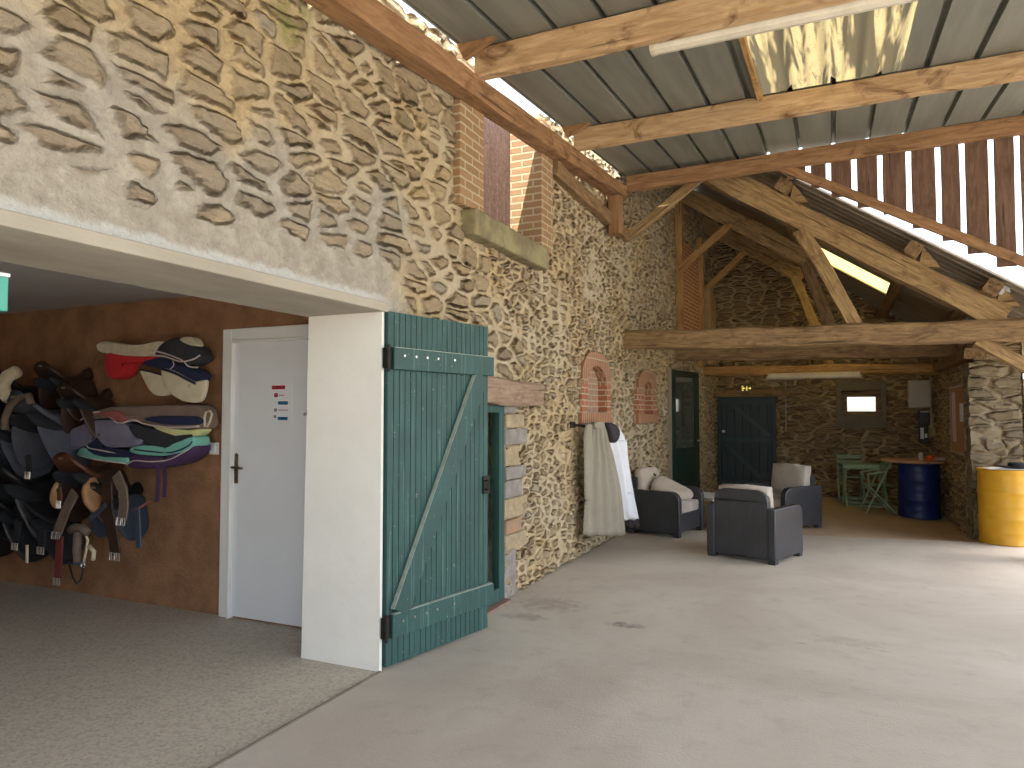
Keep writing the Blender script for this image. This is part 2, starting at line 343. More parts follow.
M['bluegrey'] = mat('blue grey leather', (.035, .055, .085), .45, .2, 8, .2)
M['cork'] = mat('cork', (.48, .25, .12), .9, .25, 30, .3)
M['box_cream'] = mat('cream enamel box', (.50, .47, .40), .5, .08, 3, .02)
M['cement'] = mat('grey brown cement render', (.20, .17, .125), .95, .2, 5, .5)
M['sign_green'] = mat('teal green sign plastic', (.05, .33, .26), .4, .1, 4, 0)
M['sign_glow'] = emit('lit yellow exit pictogram', (.9, .72, .15), .35)
M['skylight'] = translucent('aged translucent sheet', (.21, .165, .08), (.04, .033, .02), .95)
M['strip'] = translucent('yellowed translucent sheet', (.55, .42, .14), (.45, .30, .08), .25)
M['glass'] = glass('greenish window glass')
M['pane'] = glass('clear window pane', (.95, .97, .97), .02)
M['mirror_glass'] = mat('glass of the glazed door', (.05, .06, .055), .04, .05, 2, 0, spec=1.0)
M['stain_red'] = mat('brick dust stained floor edge', (.30, .19, .15), .95, .3, 9, .3)

# ------------------------------------------------------------------ mesh builder
def set_uv(me):
    uv = me.uv_layers.new(name='UVMap'); d = uv.data
    for p in me.polygons:
        n = p.normal; ax = max(range(3), key=lambda i: abs(n[i]))
        for li in p.loop_indices:
            c = me.vertices[me.loops[li].vertex_index].co
            d[li].uv = (c.y, c.z) if ax == 0 else ((c.x, c.z) if ax == 1 else (c.x, c.y))
class MB:
    def __init__(s): s.v = []; s.f = []
    def add(s, vs, fs):
        o = len(s.v); s.v += [V(p) for p in vs]; s.f += [tuple(i + o for i in f) for f in fs]; return s
    def box(s, c, d, rot=None):
        c = V(c); h = V(d) / 2; vs = []
        for x in (-1, 1):
            for y in (-1, 1):
                for z in (-1, 1):
                    p = V((x * h.x, y * h.y, z * h.z)); vs.append(c + (rot @ p if rot else p))
        return s.add(vs, [(0, 1, 3, 2), (4, 6, 7, 5), (0, 4, 5, 1), (2, 3, 7, 6), (0, 2, 6, 4), (1, 5, 7, 3)])
    def span(s, a, b): return s.box([(a[i] + b[i]) / 2 for i in range(3)], [abs(b[i] - a[i]) for i in range(3)])
    def bar(s, p0, p1, w, h, up=(0, 0, 1)):
        p0, p1 = V(p0), V(p1); d = (p1 - p0); l = d.length; d.normalize()
        sd = d.cross(V(up)).normalized(); u = sd.cross(d)
        return s.box((p0 + p1) / 2, (l, w, h), Matrix((d, sd, u)).transposed())
    def tube(s, pts, r, n=8, closed=False, flat=None):
        pts = [V(p) for p in pts]; m = len(pts); o = len(s.v); prev = None
        for i, p in enumerate(pts):
            a = pts[(i - 1) % m] if (closed or i) else p; b = pts[(i + 1) % m] if (closed or i < m - 1) else p
            d = (b - a).normalized()
            if prev is None: prev = d.orthogonal().normalized()
            u = prev - d * prev.dot(d); u = u.normalized() if u.length > 1e-6 else d.orthogonal().normalized(); prev = u; w = d.cross(u)
            rr = r[i] if isinstance(r, (list, tuple)) else r
            for k in range(n):
                t = 2 * math.pi * k / n; s.v.append(p + (u * math.cos(t) + w * math.sin(t)) * rr)
        for i in range(m if closed else m - 1):
            j = (i + 1) % m
            for k in range(n):
                q = (k + 1) % n; s.f.append((o + i * n + k, o + i * n + q, o + j * n + q, o + j * n + k))
        if not closed:
            s.f.append(tuple(o + k for k in range(n))[::-1]); s.f.append(tuple(o + (m - 1) * n + k for k in range(n)))
        return s
    def strap(s, pts, w, t, side):
        """a flat strap following pts; side = direction of its width"""
        pts = [V(p) for p in pts]; side = V(side).normalized(); o = len(s.v); m = len(pts)
        for i, p in enumerate(pts):
            d = (pts[min(i + 1, m - 1)] - pts[max(i - 1, 0)]).normalized(); sd = (side - d * side.dot(d)).normalized(); n = d.cross(sd)
            for a, b in ((-1, -1), (1, -1), (1, 1), (-1, 1)): s.v.append(p + sd * (a * w / 2) + n * (b * t / 2))
        for i in range(m - 1):
            for k in range(4):
                q = (k + 1) % 4; s.f.append((o + i * 4 + k, o + i * 4 + q, o + i * 4 + 4 + q, o + i * 4 + 4 + k))
        s.f.append((o + 3, o + 2, o + 1, o)); e = o + (m - 1) * 4; s.f.append((e, e + 1, e + 2, e + 3))
        return s
    def lathe(s, prof, c=(0, 0, 0), n=40):
        c = V(c); o = len(s.v); m = len(prof)
        for r, z in prof:
            for k in range(n):
                t = 2 * math.pi * k / n; s.v.append(c + V((r * math.cos(t), r * math.sin(t), z)))
        for i in range(m - 1):
            for k in range(n):
                q = (k + 1) % n; s.f.append((o + i * n + k, o + i * n + q, o + (i + 1) * n + q, o + (i + 1) * n + k))
        s.f.append(tuple(o + k for k in range(n))[::-1]); s.f.append(tuple(o + (m - 1) * n + k for k in range(n)))
        return s
    def prism(s, outline, ext):
        """closed planar outline (3-D points) extruded by vector ext"""
        n = len(outline); o = len(s.v); ext = V(ext)
        s.v += [V(p) for p in outline] + [V(p) + ext for p in outline]
        s.f.append(tuple(o + k for k in range(n))); s.f.append(tuple(o + n + k for k in range(n))[::-1])
        for k in range(n):
            q = (k + 1) % n; s.f.append((o + k, o + n + k, o + n + q, o + q))
        return s
    def pillow(s, outline, nrm, thick, prof=((1, 0), (.975, .5), (.9, .82), (.7, 1), (.4, 1.02), (.12, 1)), wob=.0, seed=0, sub=3):
        """soft slab: rings from the outline to its middle, bulging along +-nrm"""
        pts = [V(p) for p in outline]; n0 = len(pts); dense = []
        for i in range(n0):                                   # Catmull-Rom smoothing of the outline
            p0, p1, p2, p3 = pts[i - 1], pts[i], pts[(i + 1) % n0], pts[(i + 2) % n0]
            for k in range(sub):
                t = k / sub
                dense.append(.5 * (2 * p1 + (p2 - p0) * t + (2 * p0 - 5 * p1 + 4 * p2 - p3) * t * t + (3 * p1 - p0 - 3 * p2 + p3) * t ** 3))
        n = len(dense); nrm = V(nrm).normalized(); c = sum(dense, V()) / n; o = len(s.v)
        rings = [(sc, t, 1) for sc, t in prof]; back = [(sc, -t, -1) for sc, t in prof]
        if prof[0][1] == 0: back = back[1:]
        order = list(reversed(rings)) + back
        for sc, t, sg in order:
            for p in dense:
                q = c + (p - c) * sc; w = noise.noise(q * 9 + V((seed, 0, sg * 3))) * wob * (1 if sc < .99 else .6)
                s.v.append(q + nrm * (thick / 2 * t + w))
        m = len(order)
        for i in range(m - 1):
            for k in range(n):
                q = (k + 1) % n; s.f.append((o + i * n + k, o + (i + 1) * n + k, o + (i + 1) * n + q, o + i * n + q))
        s.f.append(tuple(o + k for k in range(n))); s.f.append(tuple(o + (m - 1) * n + k for k in range(n))[::-1])
        return s
    def build(s, name, material, parent=None, bev=0, smooth=False, sub=0):
        me = bpy.data.meshes.new(name)
        org = V((0, 0, 0)); loc = None
        if parent is not None: org = V(parent.get('_o', (0, 0, 0)))
        elif name.split('_')[0] not in ('wall', 'floor', 'ceiling', 'ground'):
            xs = [p.x for p in s.v]; ys = [p.y for p in s.v]; zs = [p.z for p in s.v]
            loc = V(((min(xs) + max(xs)) / 2, (min(ys) + max(ys)) / 2, min(zs))); org = loc
        me.from_pydata([p - org for p in s.v], [], s.f); me.validate(); me.update()
        bm = bmesh.new(); bm.from_mesh(me); bmesh.ops.recalc_face_normals(bm, faces=bm.faces); bm.to_mesh(me); bm.free()
        set_uv(me)
        if smooth:
            for p in me.polygons: p.use_smooth = True
        ob = bpy.data.objects.new(name, me); COL.objects.link(ob)
        if material: me.materials.append(material)
        if loc is not None: ob.location = loc; ob['_o'] = tuple(loc)
        if parent is not None: ob.parent = parent; ob['_o'] = tuple(org)
        if bev:
            b = ob.modifiers.new('bevel', 'BEVEL'); b.width = bev; b.segments = 2; b.limit_method = 'ANGLE'; b.angle_limit = math.radians(40)
        if sub:
            b = ob.modifiers.new('subsurf', 'SUBSURF'); b.levels = sub; b.render_levels = sub
        return ob
def tag(o, label=None, cat=None, group=None, kind=None):
    if label: o['label'] = label
    if cat: o['category'] = cat
    if group: o['group'] = group
    if kind: o['kind'] = kind
    return o
def empty(name, loc, label=None, cat=None, group=None, kind=None, local=False):
    o = bpy.data.objects.new(name, None); COL.objects.link(o); o.location = loc; o.empty_display_size = .1
    o['_o'] = (0, 0, 0) if local else tuple(loc)
    return tag(o, label, cat, group, kind)
def box(a, b, name, m, parent=None, bev=0): return MB().span(a, b).build(name, m, parent, bev)
def struct(o): o['kind'] = 'structure'; return o

# ------------------------------------------------------------------ hewn beams (grain along local X)
def beam(name, p0, p1, w, h, m, label, cat='beam', group=None, rough=.006, up=(0, 0, 1), bow=0, seed=None, parent=None, kind='thing', step=.12):
    p0, p1 = V(p0), V(p1); d = p1 - p0; l = d.length; d.normalize()
    sd = V(up).cross(d).normalized(); u = d.cross(sd)
    sd0 = random.random() * 50 if seed is None else seed
    n = max(3, int(l / step)); mb = MB(); c = min(w, h) * .10
    sec = [(-w / 2 + c, -h / 2), (w / 2 - c, -h / 2), (w / 2, -h / 2 + c), (w / 2, h / 2 - c), (w / 2 - c, h / 2), (-w / 2 + c, h / 2), (-w / 2, h / 2 - c), (-w / 2, -h / 2 + c)]
    for i in range(n + 1):
        x = -l / 2 + l * i / n; bo = bow * math.sin(math.pi * i / n)
        for k, (y, z) in enumerate(sec):
            j = noise.noise_vector(V((x * 1.6 + sd0, y * 5 + k * .37, z * 5 + sd0))) * rough * 1.6
            mb.v.append(V((x, y + j.y, z + j.z + bo)))
    for i in range(n):
        for k in range(8):
            q = (k + 1) % 8; mb.f.append((i * 8 + k, i * 8 + q, i * 8 + 8 + q, i * 8 + 8 + k))
    mb.f.append(tuple(range(8))[::-1]); mb.f.append(tuple(n * 8 + k for k in range(8)))
    me = bpy.data.meshes.new(name); me.from_pydata(mb.v, [], mb.f); me.update(); set_uv(me); me.materials.append(m)
    o = bpy.data.objects.new(name, me); COL.objects.link(o)
    mw = Matrix((d, sd, u)).transposed().to_4x4(); mw.translation = (p0 + p1) / 2
    if parent is not None:
        mw.translation -= V(parent['_o']); o.parent = parent
    o.matrix_local = mw
    if parent is None: tag(o, label, cat, group, kind)
    elif label: o['label'] = label
    return o

# ------------------------------------------------------------------ wall sheets with holes
def frange(a, b, st):
    n = max(1, round((b - a) / st)); return [a + (b - a) * i / n for i in range(n + 1)]
def lines(parts):
    out = []
    for a, b, st in parts:
        r = frange(a, b, st); out += r if not out else r[1:]
    return out
def snap(ls, marks):
    for mk in marks:
        if mk <= ls[0] or mk >= ls[-1]: continue
        i = min(range(len(ls)), key=lambda k: abs(ls[k] - mk)); ls[i] = mk
    return ls
def wall_sheet(name, fn, us, vs, holes, thick, m, top=None):
    """grid wall: fn(u, v) gives the face point, holes = (u0,u1,v0,v1), thick = offset vector to the back face"""
    us = snap(us, [x for h in holes for x in h[:2]]); vs = snap(vs, [x for h in holes for x in h[2:]])
    nu, nv = len(us), len(vs); thick = V(thick)
    verts = []; faces = []; idx = {}; uvs = {}
    def vert(i, j, b):
        k = (i, j, b)
        if k not in idx:
            vv = vs[j] if top is None else min(vs[j], top(us[i]))
            idx[k] = len(verts); p = fn(us[i], vv); verts.append(p + thick if b else p)
        return idx[k]
    def solid(i, j):
        if i < 0 or j < 0 or i >= nu - 1 or j >= nv - 1: return False
        cu = (us[i] + us[i + 1]) / 2; cv = (vs[j] + vs[j + 1]) / 2
        if top is not None and vs[j] >= min(top(us[i]), top(us[i + 1])) - .01: return False
        return not any(h[0] < cu < h[1] and h[2] < cv < h[3] for h in holes)
    for i in range(nu - 1):
        for j in range(nv - 1):
            if not solid(i, j): continue
            a, b, c, d = vert(i, j, 0), vert(i + 1, j, 0), vert(i + 1, j + 1, 0), vert(i, j + 1, 0)
            faces.append((a, b, c, d))
            for (ii, jj, e) in ((i - 1, j, ((i, j + 1), (i, j))), (i + 1, j, ((i + 1, j), (i + 1, j + 1))), (i, j - 1, ((i, j), (i + 1, j))), (i, j + 1, ((i + 1, j + 1), (i, j + 1)))):
                if not solid(ii, jj):
                    p, q = e; faces.append((vert(*p, 0), vert(*p, 1), vert(*q, 1), vert(*q, 0)))
    # coarse back face
    bu = sorted({us[0], us[-1]} | {x for h in holes for x in h[:2] if us[0] < x < us[-1]}); bv = sorted({vs[0], vs[-1]} | {x for h in holes for x in h[2:] if vs[0] < x < vs[-1]})
    for i in range(len(bu) - 1):
        for j in range(len(bv) - 1):
            cu = (bu[i] + bu[i + 1]) / 2; cv = (bv[j] + bv[j + 1]) / 2
            if any(h[0] < cu < h[1] and h[2] < cv < h[3] for h in holes): continue
            o = len(verts)
            for (u, v) in ((bu[i], bv[j]), (bu[i], bv[j + 1]), (bu[i + 1], bv[j + 1]), (bu[i + 1], bv[j])):
                verts.append(fn(u, v if top is None else min(v, top(u))) + thick)
            faces.append((o, o + 1, o + 2, o + 3))
    me = bpy.data.meshes.new(name); me.from_pydata(verts, [], faces); me.update()
    bm = bmesh.new(); bm.from_mesh(me); bmesh.ops.recalc_face_normals(bm, faces=bm.faces); bm.to_mesh(me); bm.free()
    set_uv(me); me.materials.append(m)
    o = bpy.data.objects.new(name, me); COL.objects.link(o); return struct(o)

# ================================================================== SETTING
WX = -2.42
def wall_x(y): return WX if y < 8.5 else WX + (y - 8.5) * .057
def roof_z(y): return 4.08 + .09 * (y - 4.4)
def annex_z(x): return 3.91 - .667 * x
def fz(x, y):
    a = min(1, max(0, (x + .5) / 1.7)); b = min(1, max(0, (y - 9.6) / 2.2)); return -.14 * a * b
NICHE1 = (7.27, 7.97, 1.50, 2.02); NICHE2 = (9.46, 9.97, 1.48, 1.92)
WIN = (4.73, 5.93, 2.98, 4.6)
def wall_top(y): return roof_z(y) + .07 + .03 * math.sin(y * 3.1) if y < 8.44 else 5.35
wall_sheet('wall_left', lambda u, v: V((wall_x(u), u, v)),
           lines([(-3, 1.2, .3), (1.2, 6, .03), (6, 9, .035), (9, 14.4, .06)]), lines([(0, 2.1, .04), (2.1, 4.5, .028), (4.5, 5.4, .1)]),
           [(-.9, 3.5, -1, 2.13), (4.3, 5.2, -1, 1.57), WIN, NICHE1, NICHE2, (10.8, 11.9, -1, 2.16)], (-.57, 0, 0), M['stone'], wall_top)
# the tack room and the closed rooms behind the wall
box((-8.2, 3.95, 0), (-2.99, 4.1, 2.4), 'wall_rear', M['crepi'])['kind'] = 'structure'
box((-8.2, -2.6, 0), (-8.05, 14.5, 2.4), 'wall_west', M['crepi'])['kind'] = 'structure'
box((-8.2, -2.75, 0), (-2.99, -2.6, 2.4), 'wall_south', M['crepi'])['kind'] = 'structure'
box((-8.2, -2.75, 2.4), (-2.96, 14.5, 2.52), 'ceiling', M['ceil'])['kind'] = 'structure'
box((-2.99, -1.0, 2.095), (-2.40, 3.52, 2.15), 'trim_1', M['lintel'], bev=.006)['kind'] = 'structure'
mb = MB(); nseg = 12
for i in range(nseg):      # painted end of the wall: slightly uneven plaster skin
    z0, z1 = 2.125 * i / nseg, 2.125 * (i + 1) / nseg
    a = noise.noise(V((0, 0, z0 * 3))) * .006; b = noise.noise(V((0, 0, z1 * 3))) * .006
    x0 = -3.0 + .03 * z0 / 2.1; x1 = -3.0 + .03 * z1 / 2.1
    mb.add([(x0, 3.478 + a, z0), (-2.425, 3.478 + a, z0), (-2.425, 3.478 + b, z1), (x1, 3.478 + b, z1), (x0, 3.95, z0), (-2.425, 3.502, z0), (-2.425, 3.502, z1), (x1, 3.95, z1)],
           [(0, 1, 2, 3), (1, 5, 6, 2), (0, 3, 7, 4)])
struct(mb.build('trim_2', M['plaster']))
# floors
def slab(name, outline, z0, z1, m): return struct(MB().prism([(x, y, z0) for x, y in outline], (0, 0, z1 - z0)).build(name, m))
slab('floor', [(-2.42, -6), (6.2, -6), (6.2, 10.65), (-2.42, 9.08)], -.15, 0, M['floor'])
slab('floor.001', [(-8.2, -2.7), (-2.42, -2.7), (-2.42, 14.5), (-8.2, 14.5)], -.15, 0, M['floor_tack'])
mb = MB(); xs = frange(-2.5, 3.2, .25); k = len(xs)
for j in range(22):
    for i, x in enumerate(xs):
        y0 = 9.43 + .182 * (x + .42); y = y0 + (14.4 - y0) * j / 21
        mb.v.append(V((x, y, fz(x, y) - .002)))
for j in range(21):
    for i in range(k - 1): mb.f.append((j * k + i, j * k + i + 1, (j + 1) * k + i + 1, (j + 1) * k + i))
o = len(mb.v); mb.v += [p - V((0, 0, .3)) for p in mb.v[:o]]
mb.f += [tuple(i + o for i in reversed(f)) for f in mb.f]
struct(mb.build('floor.002', M['floor_annex']))
struct(MB().span((-60, -60, -.35), (70, 80, -.16)).build('ground', M['ground']))
# hall and tack-room joint, brick dust by the low doorway
mb = MB(); mb.tube([(-2.42, y, .0) for y in frange(-2, 3.48, .2)], .009, 6); struct(mb.build('trim_3', M['stain_red'])).data.materials[0] = mat('dark joint filler', (.16, .14, .11), .95)
# back wall, right wall, pier, wall beyond
SW = (.10, .74, 1.45, 1.90)
wall_sheet('wall_back', lambda u, v: V((u, 14.1, v)), lines([(-2.3, 1.7, .05)]), lines([(-.3, 5.6, .05)]), [SW, (-2.05, -1.02, -.3, 1.80)], (0, .5, 0), M['stone_dark'], lambda x: annex_z(x) - .03)
wall_sheet('wall_right', lambda u, v: V((1.53, u, v)), lines([(10.2, 14.1, .05)]), lines([(-.3, 2.45, .05)]), [], (.5, 0, 0), M['stone_dark'])
wall_sheet('wall_pier', lambda u, v: V((u, 10.18, v)), lines([(1.48, 2.02, .03)]), lines([(-.2, 2.12, .03)]), [], (0, .4, 0), M['stone_pier'])
wall_sheet('wall_east', lambda u, v: V((u, 12.6, v)), lines([(2.0, 5.5, .1)]), lines([(-.2, 2.0, .1)]), [], (0, .4, 0), M['stone_pier'])
# cement surround of the small window, its frame and pane
mb = MB()
for a, b in (((.02, 1.22), (.10, 2.06)), ((.74, 1.22), (.82, 2.06)), ((.10, 1.22), (.74, 1.45)), ((.10, 1.90), (.74, 2.06))):
    mb.span((a[0], 14.03, a[1]), (b[0], 14.14, b[1]))
w1 = empty('window_1', (.42, 14.1, 1.22), kind='structure')
mb.build('window_surround', M['cement'], w1, .006)
mb = MB()
for a, b in (((.08, 1.43), (.20, 1.92)), ((.66, 1.43), (.76, 1.92)), ((.20, 1.43), (.66, 1.52)), ((.20, 1.78), (.66, 1.92))): mb.span((a[0], 14.22, a[1]), (b[0], 14.29, b[1]))
mb.build('window_frame', M['oak_dark'], w1); box((.19, 14.26, 1.51), (.67, 14.268, 1.79), 'pane', M['pane'], w1)

# ------------------------------------------------------------------ hall roof sheets (ribs run up the slope)
def rib_sheet(name, x0, x1, y0, y1, m, zf, pitch=.34, off=.03, hole=None):
    prof = []; x = x0; k = 0
    first = math.floor((x0 - off) / pitch)
    xs = [(x0, 0)]
    for i in range(first, int((x1 - off) / pitch) + 2):
        c = off + i * pitch
        for dx, dz in ((-.024, 0), (-.017, .055), (.017, .055), (.024, 0)):
            if x0 < c + dx < x1: xs.append((c + dx, dz))
    xs.append((x1, 0)); mb = MB()
    if hole:
        def zat(q):
            for (a, za), (b, zb) in zip(xs, xs[1:]):
                if a <= q <= b: return za + (zb - za) * (q - a) / max(1e-6, b - a)
        ex = [(q, zat(q)) for q in hole[:2]]; xs += ex; xs.sort(key=lambda r: r[0])
    for (xa, za), (xb, zb) in zip(xs, xs[1:]):
        if hole and hole[0] < (xa + xb) / 2 < hole[1]: ysegs = [(y0, hole[2]), (hole[3], y1)]
        else: ysegs = [(y0, y1)]
        for ya, yb in ysegs:
            for dz in (0, .004):
                q = [(xa, ya, zf(ya) + za + dz), (xb, ya, zf(ya) + zb + dz), (xb, yb, zf(yb) + zb + dz), (xa, yb, zf(yb) + za + dz)]
                mb.add(q, [(0, 1, 2, 3)])
    return mb.build(name, m)
SKY = (-.53, .53, 4.7, 6.44)
struct(rib_sheet('ceiling.001', -2.36, 5.6, -1.8, 8.62, M['roof'], roof_z, hole=SKY))
# translucent corrugated panel
sp = empty('roof_light_panel', (0, 5.6, roof_z(5.6)), 'aged yellowish corrugated translucent panel set into the metal roof above the long lamp', 'roof light')
mb = MB(); n = 84; W = SKY[1] - SKY[0] + .06
for j, y in enumerate(frange(SKY[2] - .3, SKY[3] + .4, .3)):
    for i in range(n + 1):
        x = SKY[0] - .03 + W * i / n; ph = (x - SKY[0]) / .265 * 2 * math.pi
        z = .022 * max(-.55, math.cos(ph)) + .012 * math.cos(2 * ph)
        mb.v.append(V((x, y, roof_z(y) + .03 + z)))
rows = len(mb.v) // (n + 1)
for j in range(rows - 1):
    for i in range(n): mb.f.append((j * (n + 1) + i, j * (n + 1) + i + 1, (j + 1) * (n + 1) + i + 1, (j + 1) * (n + 1) + i))
mb.build('panel', M['skylight'], sp)
beam('frame', (SKY[0] - .02, SKY[2], roof_z(SKY[2]) - .02), (SKY[0] - .02, 6.44, roof_z(6.44) - .02), .045, .05, M['oak_orange'], None, parent=sp)
# annex roof (sheets run down to the right) with one yellowed translucent strip
def annex_sheet(name, y0, y1, m, x0=-2.95, x1=2.7):
    mb = MB(); ys = []; y = y0; k = 0; pts = [(y0, 0)]
    i = math.floor(y0 / .2)
    while True:
        c = i * .2
        if c > y1: break
        for dy, dz in ((-.035, 0), (-.018, .03), (.018, .03), (.035, 0)):
            if y0 < c + dy < y1: pts.append((c + dy, dz))
        i += 1
    pts.append((y1, 0))
    for (ya, za), (yb, zb) in zip(pts, pts[1:]):
        for dz in (0, .004):
            mb.add([(x0, ya, annex_z(x0) + za + dz), (x1, ya, annex_z(x1) + za + dz), (x1, yb, annex_z(x1) + zb + dz), (x0, yb, annex_z(x0) + zb + dz)], [(0, 1, 2, 3)])
    return mb.build(name, m)
struct(annex_sheet('ceiling.002', 8.6, 11.75, M['roof_old'])); struct(annex_sheet('ceiling.003', 12.8, 14.7, M['roof_old']))
mb = MB()
def annex_bit(xa, xb, nm, m):
    mb = MB()
    for dz in (0, .004): mb.add([(xa, 11.7, annex_z(xa) + .006 + dz), (xb, 11.7, annex_z(xb) + .006 + dz), (xb, 12.85, annex_z(xb) + .006 + dz), (xa, 12.85, annex_z(xa) + .006 + dz)], [(0, 1, 2, 3)])
    return mb.build(nm, m)
struct(annex_bit(-2.95, -.24, 'ceiling.004', M['roof_old'])); struct(annex_bit(.80, 2.7, 'ceiling.005', M['roof_old']))
mb = MB(); ny = 40
for i in range(ny + 1):
    y = 11.70 + 1.15 * i / ny; z = .012 * math.cos(i / ny * 2 * math.pi * 7)
    for x in (-.30, .85): mb.v.append(V((x, y, annex_z(x) + .03 + z)))
for i in range(ny): mb.f.append((2 * i, 2 * i + 1, 2 * i + 3, 2 * i + 2))
tag(mb.build('roof_light_strip', M['strip']), 'glowing yellow translucent strip in the sloping annex roof behind the rafter', 'roof light')

struct(MB().prism([(-2.95, 8.60, roof_z(8.6) + .06), (-.72, 8.60, roof_z(8.6) + .06), (-.72, 8.60, annex_z(-.72)), (-2.95, 8.60, annex_z(-2.95))], (0, .03, 0)).build('wall_gable', M['plank']))  # added unseen boarding, keeps sun from entering above the hall roof
# ------------------------------------------------------------------ roof timbers of the hall
beam('wall_plate', (-2.335, 1.0, 3.50), (-2.335, 8.3, 4.16), .17, .165, M['beam2'], 'long brown timber plate running up along the top of the stone wall', 'beam', rough=.008)
beam('roof_beam', (-2.27, 4.40, 3.965), (5.4, 4.40, 3.965), .09, .21, M['beam'], 'rust stained roof beam nearest the front, carrying the long lamp', 'beam', 'roof beams across the hall')
beam('roof_beam', (-2.27, 6.48, 4.155), (5.4, 6.48, 4.155), .09, .20, M['beam'], 'stained roof beam crossing just behind the translucent roof panel', 'beam', 'roof beams across the hall')
beam('roof_beam', (-2.27, 8.40, 4.29), (5.4, 8.40, 4.40), .09, .18, M['beam2'], 'rear brown roof beam at the head of the gapped plank screen', 'beam', 'roof beams across the hall')
for y, z, i in ((4.33, 4.0, 0), (6.41, 4.19, 1)):
    nm = ('small timber block beside the end of the lamp beam at the wall', 'small timber block beside the end of the beam behind the roof panel')[i]
    beam('cleat', (-2.34, y - .035, z + .02), (-2.10, y - .035, z + .12), .06, .12, M['beam2'], nm, 'block', 'cleats at the beam ends')
beam('post', (-2.33, 8.08, 3.60), (-2.33, 8.08, 4.12), .15, .15, M['beam2'], 'short post under the rear end of the long wall plate', 'post', up=(1, 0, 0))
beam('ledge_timber', (-2.42, 6.22, 3.83), (-2.42, 8.85, 3.76), .14, .15, M['oak_dark'], 'dark old timber bedded in the stone wall below the wall plate', 'beam', rough=.012)

# gapped plank screen above the annex roof
ps = empty('plank_screen', (1.2, 8.5, 2.9), 'screen of upright brown planks with bright gaps under the rear roof beam', 'plank screen')
gx = [-.23, -.025, .23, .48, .75, 1.015, 1.23, 1.48, 1.70]
gx = [-.48] + gx + [1.95 + .245 * i for i in range(4)]
for a, b in zip(gx, gx[1:]):
    c = (a + b) / 2; w = b - a - .052
    zb = annex_z(c) + .11 if c > .6 else 4.33 - .573 * (c + .62) - .06; zt = 4.36 + (c + .3) * .018
    if zt - zb < .08: continue
    beam('plank', (c, 8.475, zb), (c, 8.475, zt), .028, w, M['plank'], None, parent=ps, up=(1, 0, 0), rough=.004)
beam('rail', (-.62, 8.44, 4.33), (2.6, 8.44, 4.33 - .573 * 3.22), .045, .10, M['beam2'], None, parent=ps)

# ------------------------------------------------------------------ annex trusses
def raf_z(x): return 3.555 - .667 * x
PL = ('front', 'middle', 'rear')
YS = (8.87, 11.35, 13.35)
RL = ('thick sloping oak rafter nearest the plank screen', 'sloping oak rafter of the middle truss, half hidden behind the front truss', 'rear sloping rafter close to the dark back wall')
TL = ('heavy dark hewn tie beam spanning the front of the annex', 'brown tie beam just behind the heavy front tie beam', 'warm orange tie beam carrying the far lamp')
SL = ('pale slanting strut rising from the front tie beam to the front rafter', 'dark slanting strut of the middle truss behind the pale strut', 'slanting strut of the rear truss, leftmost of the three struts')
BL = ('thin brace from the stone wall up to the rear roof beam', 'brace from the brick panel up to the middle rafter', 'short brace at the rear left corner up to the rear rafter')
for i, y in enumerate(YS):
    x0 = -2.2 if i else -1.75
    hw = .17 if i == 0 else .15
    xe = (1.62, -.30, -.46)[i]
    beam('rafter', (x0, y, raf_z(x0)), (xe, y, raf_z(xe)), hw, (.27, .25, .25)[i], (M['oak'], M['oak'], M['oak'])[i], RL[i], 'rafter', 'rafters of the annex trusses', rough=.02)
    zt = (2.385, 2.40, 2.24)[i]
    xr = 2.12 if i == 0 else 1.62
    xl = wall_x(y) - .1
    beam('tie_beam', (xl, y, zt + (.03 if i == 0 else .02)), (xr, y, zt - .04), .24 if i == 0 else .2, (.235, .20, .16)[i], (M['oak_dark'], M['oak_dark'], M['oak_orange'])[i], TL[i], 'beam', 'tie beams of the annex trusses', rough=.018, seed=3 + i)
    sa, sb = (((-.34, 3.62), (.22, zt + .09)), ((-.40, 3.78), (.03, zt + .08)), ((-.60, 3.86), (-.08, zt + .06)))[i]
    beam('strut', (sa[0], y - .02, sa[1]), (sb[0], y - .02, sb[1]), .11, .16, (M['oak'], M['oak_dark'], M['oak'])[i], SL[i], 'strut', 'slanting struts of the annex trusses', rough=.01, bow=.02)
    beam('brace', (wall_x(y) + .02, y - .03, 3.76), (-1.42, y - .03, 4.42), .08, .11, (M['oak'], M['oak_orange'], M['oak_orange'])[i], BL[i], 'brace', 'braces at the wall', rough=.008)
for x, lab in ((-.50, 'upper dark purlin under the annex roof sheets beside the plank screen'), (.80, 'middle dark purlin under the annex roof sheets'), (1.50, 'lower purlin at the end of the front rafter')):
    z = annex_z(x) - .115
    beam('purlin', (x, 8.66, z), (x, 14.1, z), .15, .16, M['oak_dark'], lab, 'purlin', 'purlins of the annex roof', up=(.667, 0, 1), rough=.01)
    q = MB().prism([(x + .05, 8.93, z - .17), (x + .26, 8.93, z - .20), (x + .10, 8.93, z + .04)], (0, -.12, 0)).build('wedge_block', M['oak'])
    tag(q, lab.split(' under')[0].split(' at')[0].replace('purlin', '') .strip() and 'wooden wedge block holding the ' + ('upper' if x < 0 else 'middle' if x < 1 else 'lower') + ' purlin on the front rafter', 'block', 'wedge blocks on the front rafter', 'thing')
beam('knee_brace', (1.38, 8.85, 2.27), (1.98, 8.85, 1.85), .12, .13, M['oak'], 'knee brace sloping down right from the end of the front tie beam', 'brace', rough=.01)
beam('end_post', (2.03, 8.87, 0), (2.03, 8.87, 2.24), .2, .2, M['oak_dark'], 'oak post under the outer end of the front tie beam', 'post', up=(1, 0, 0))
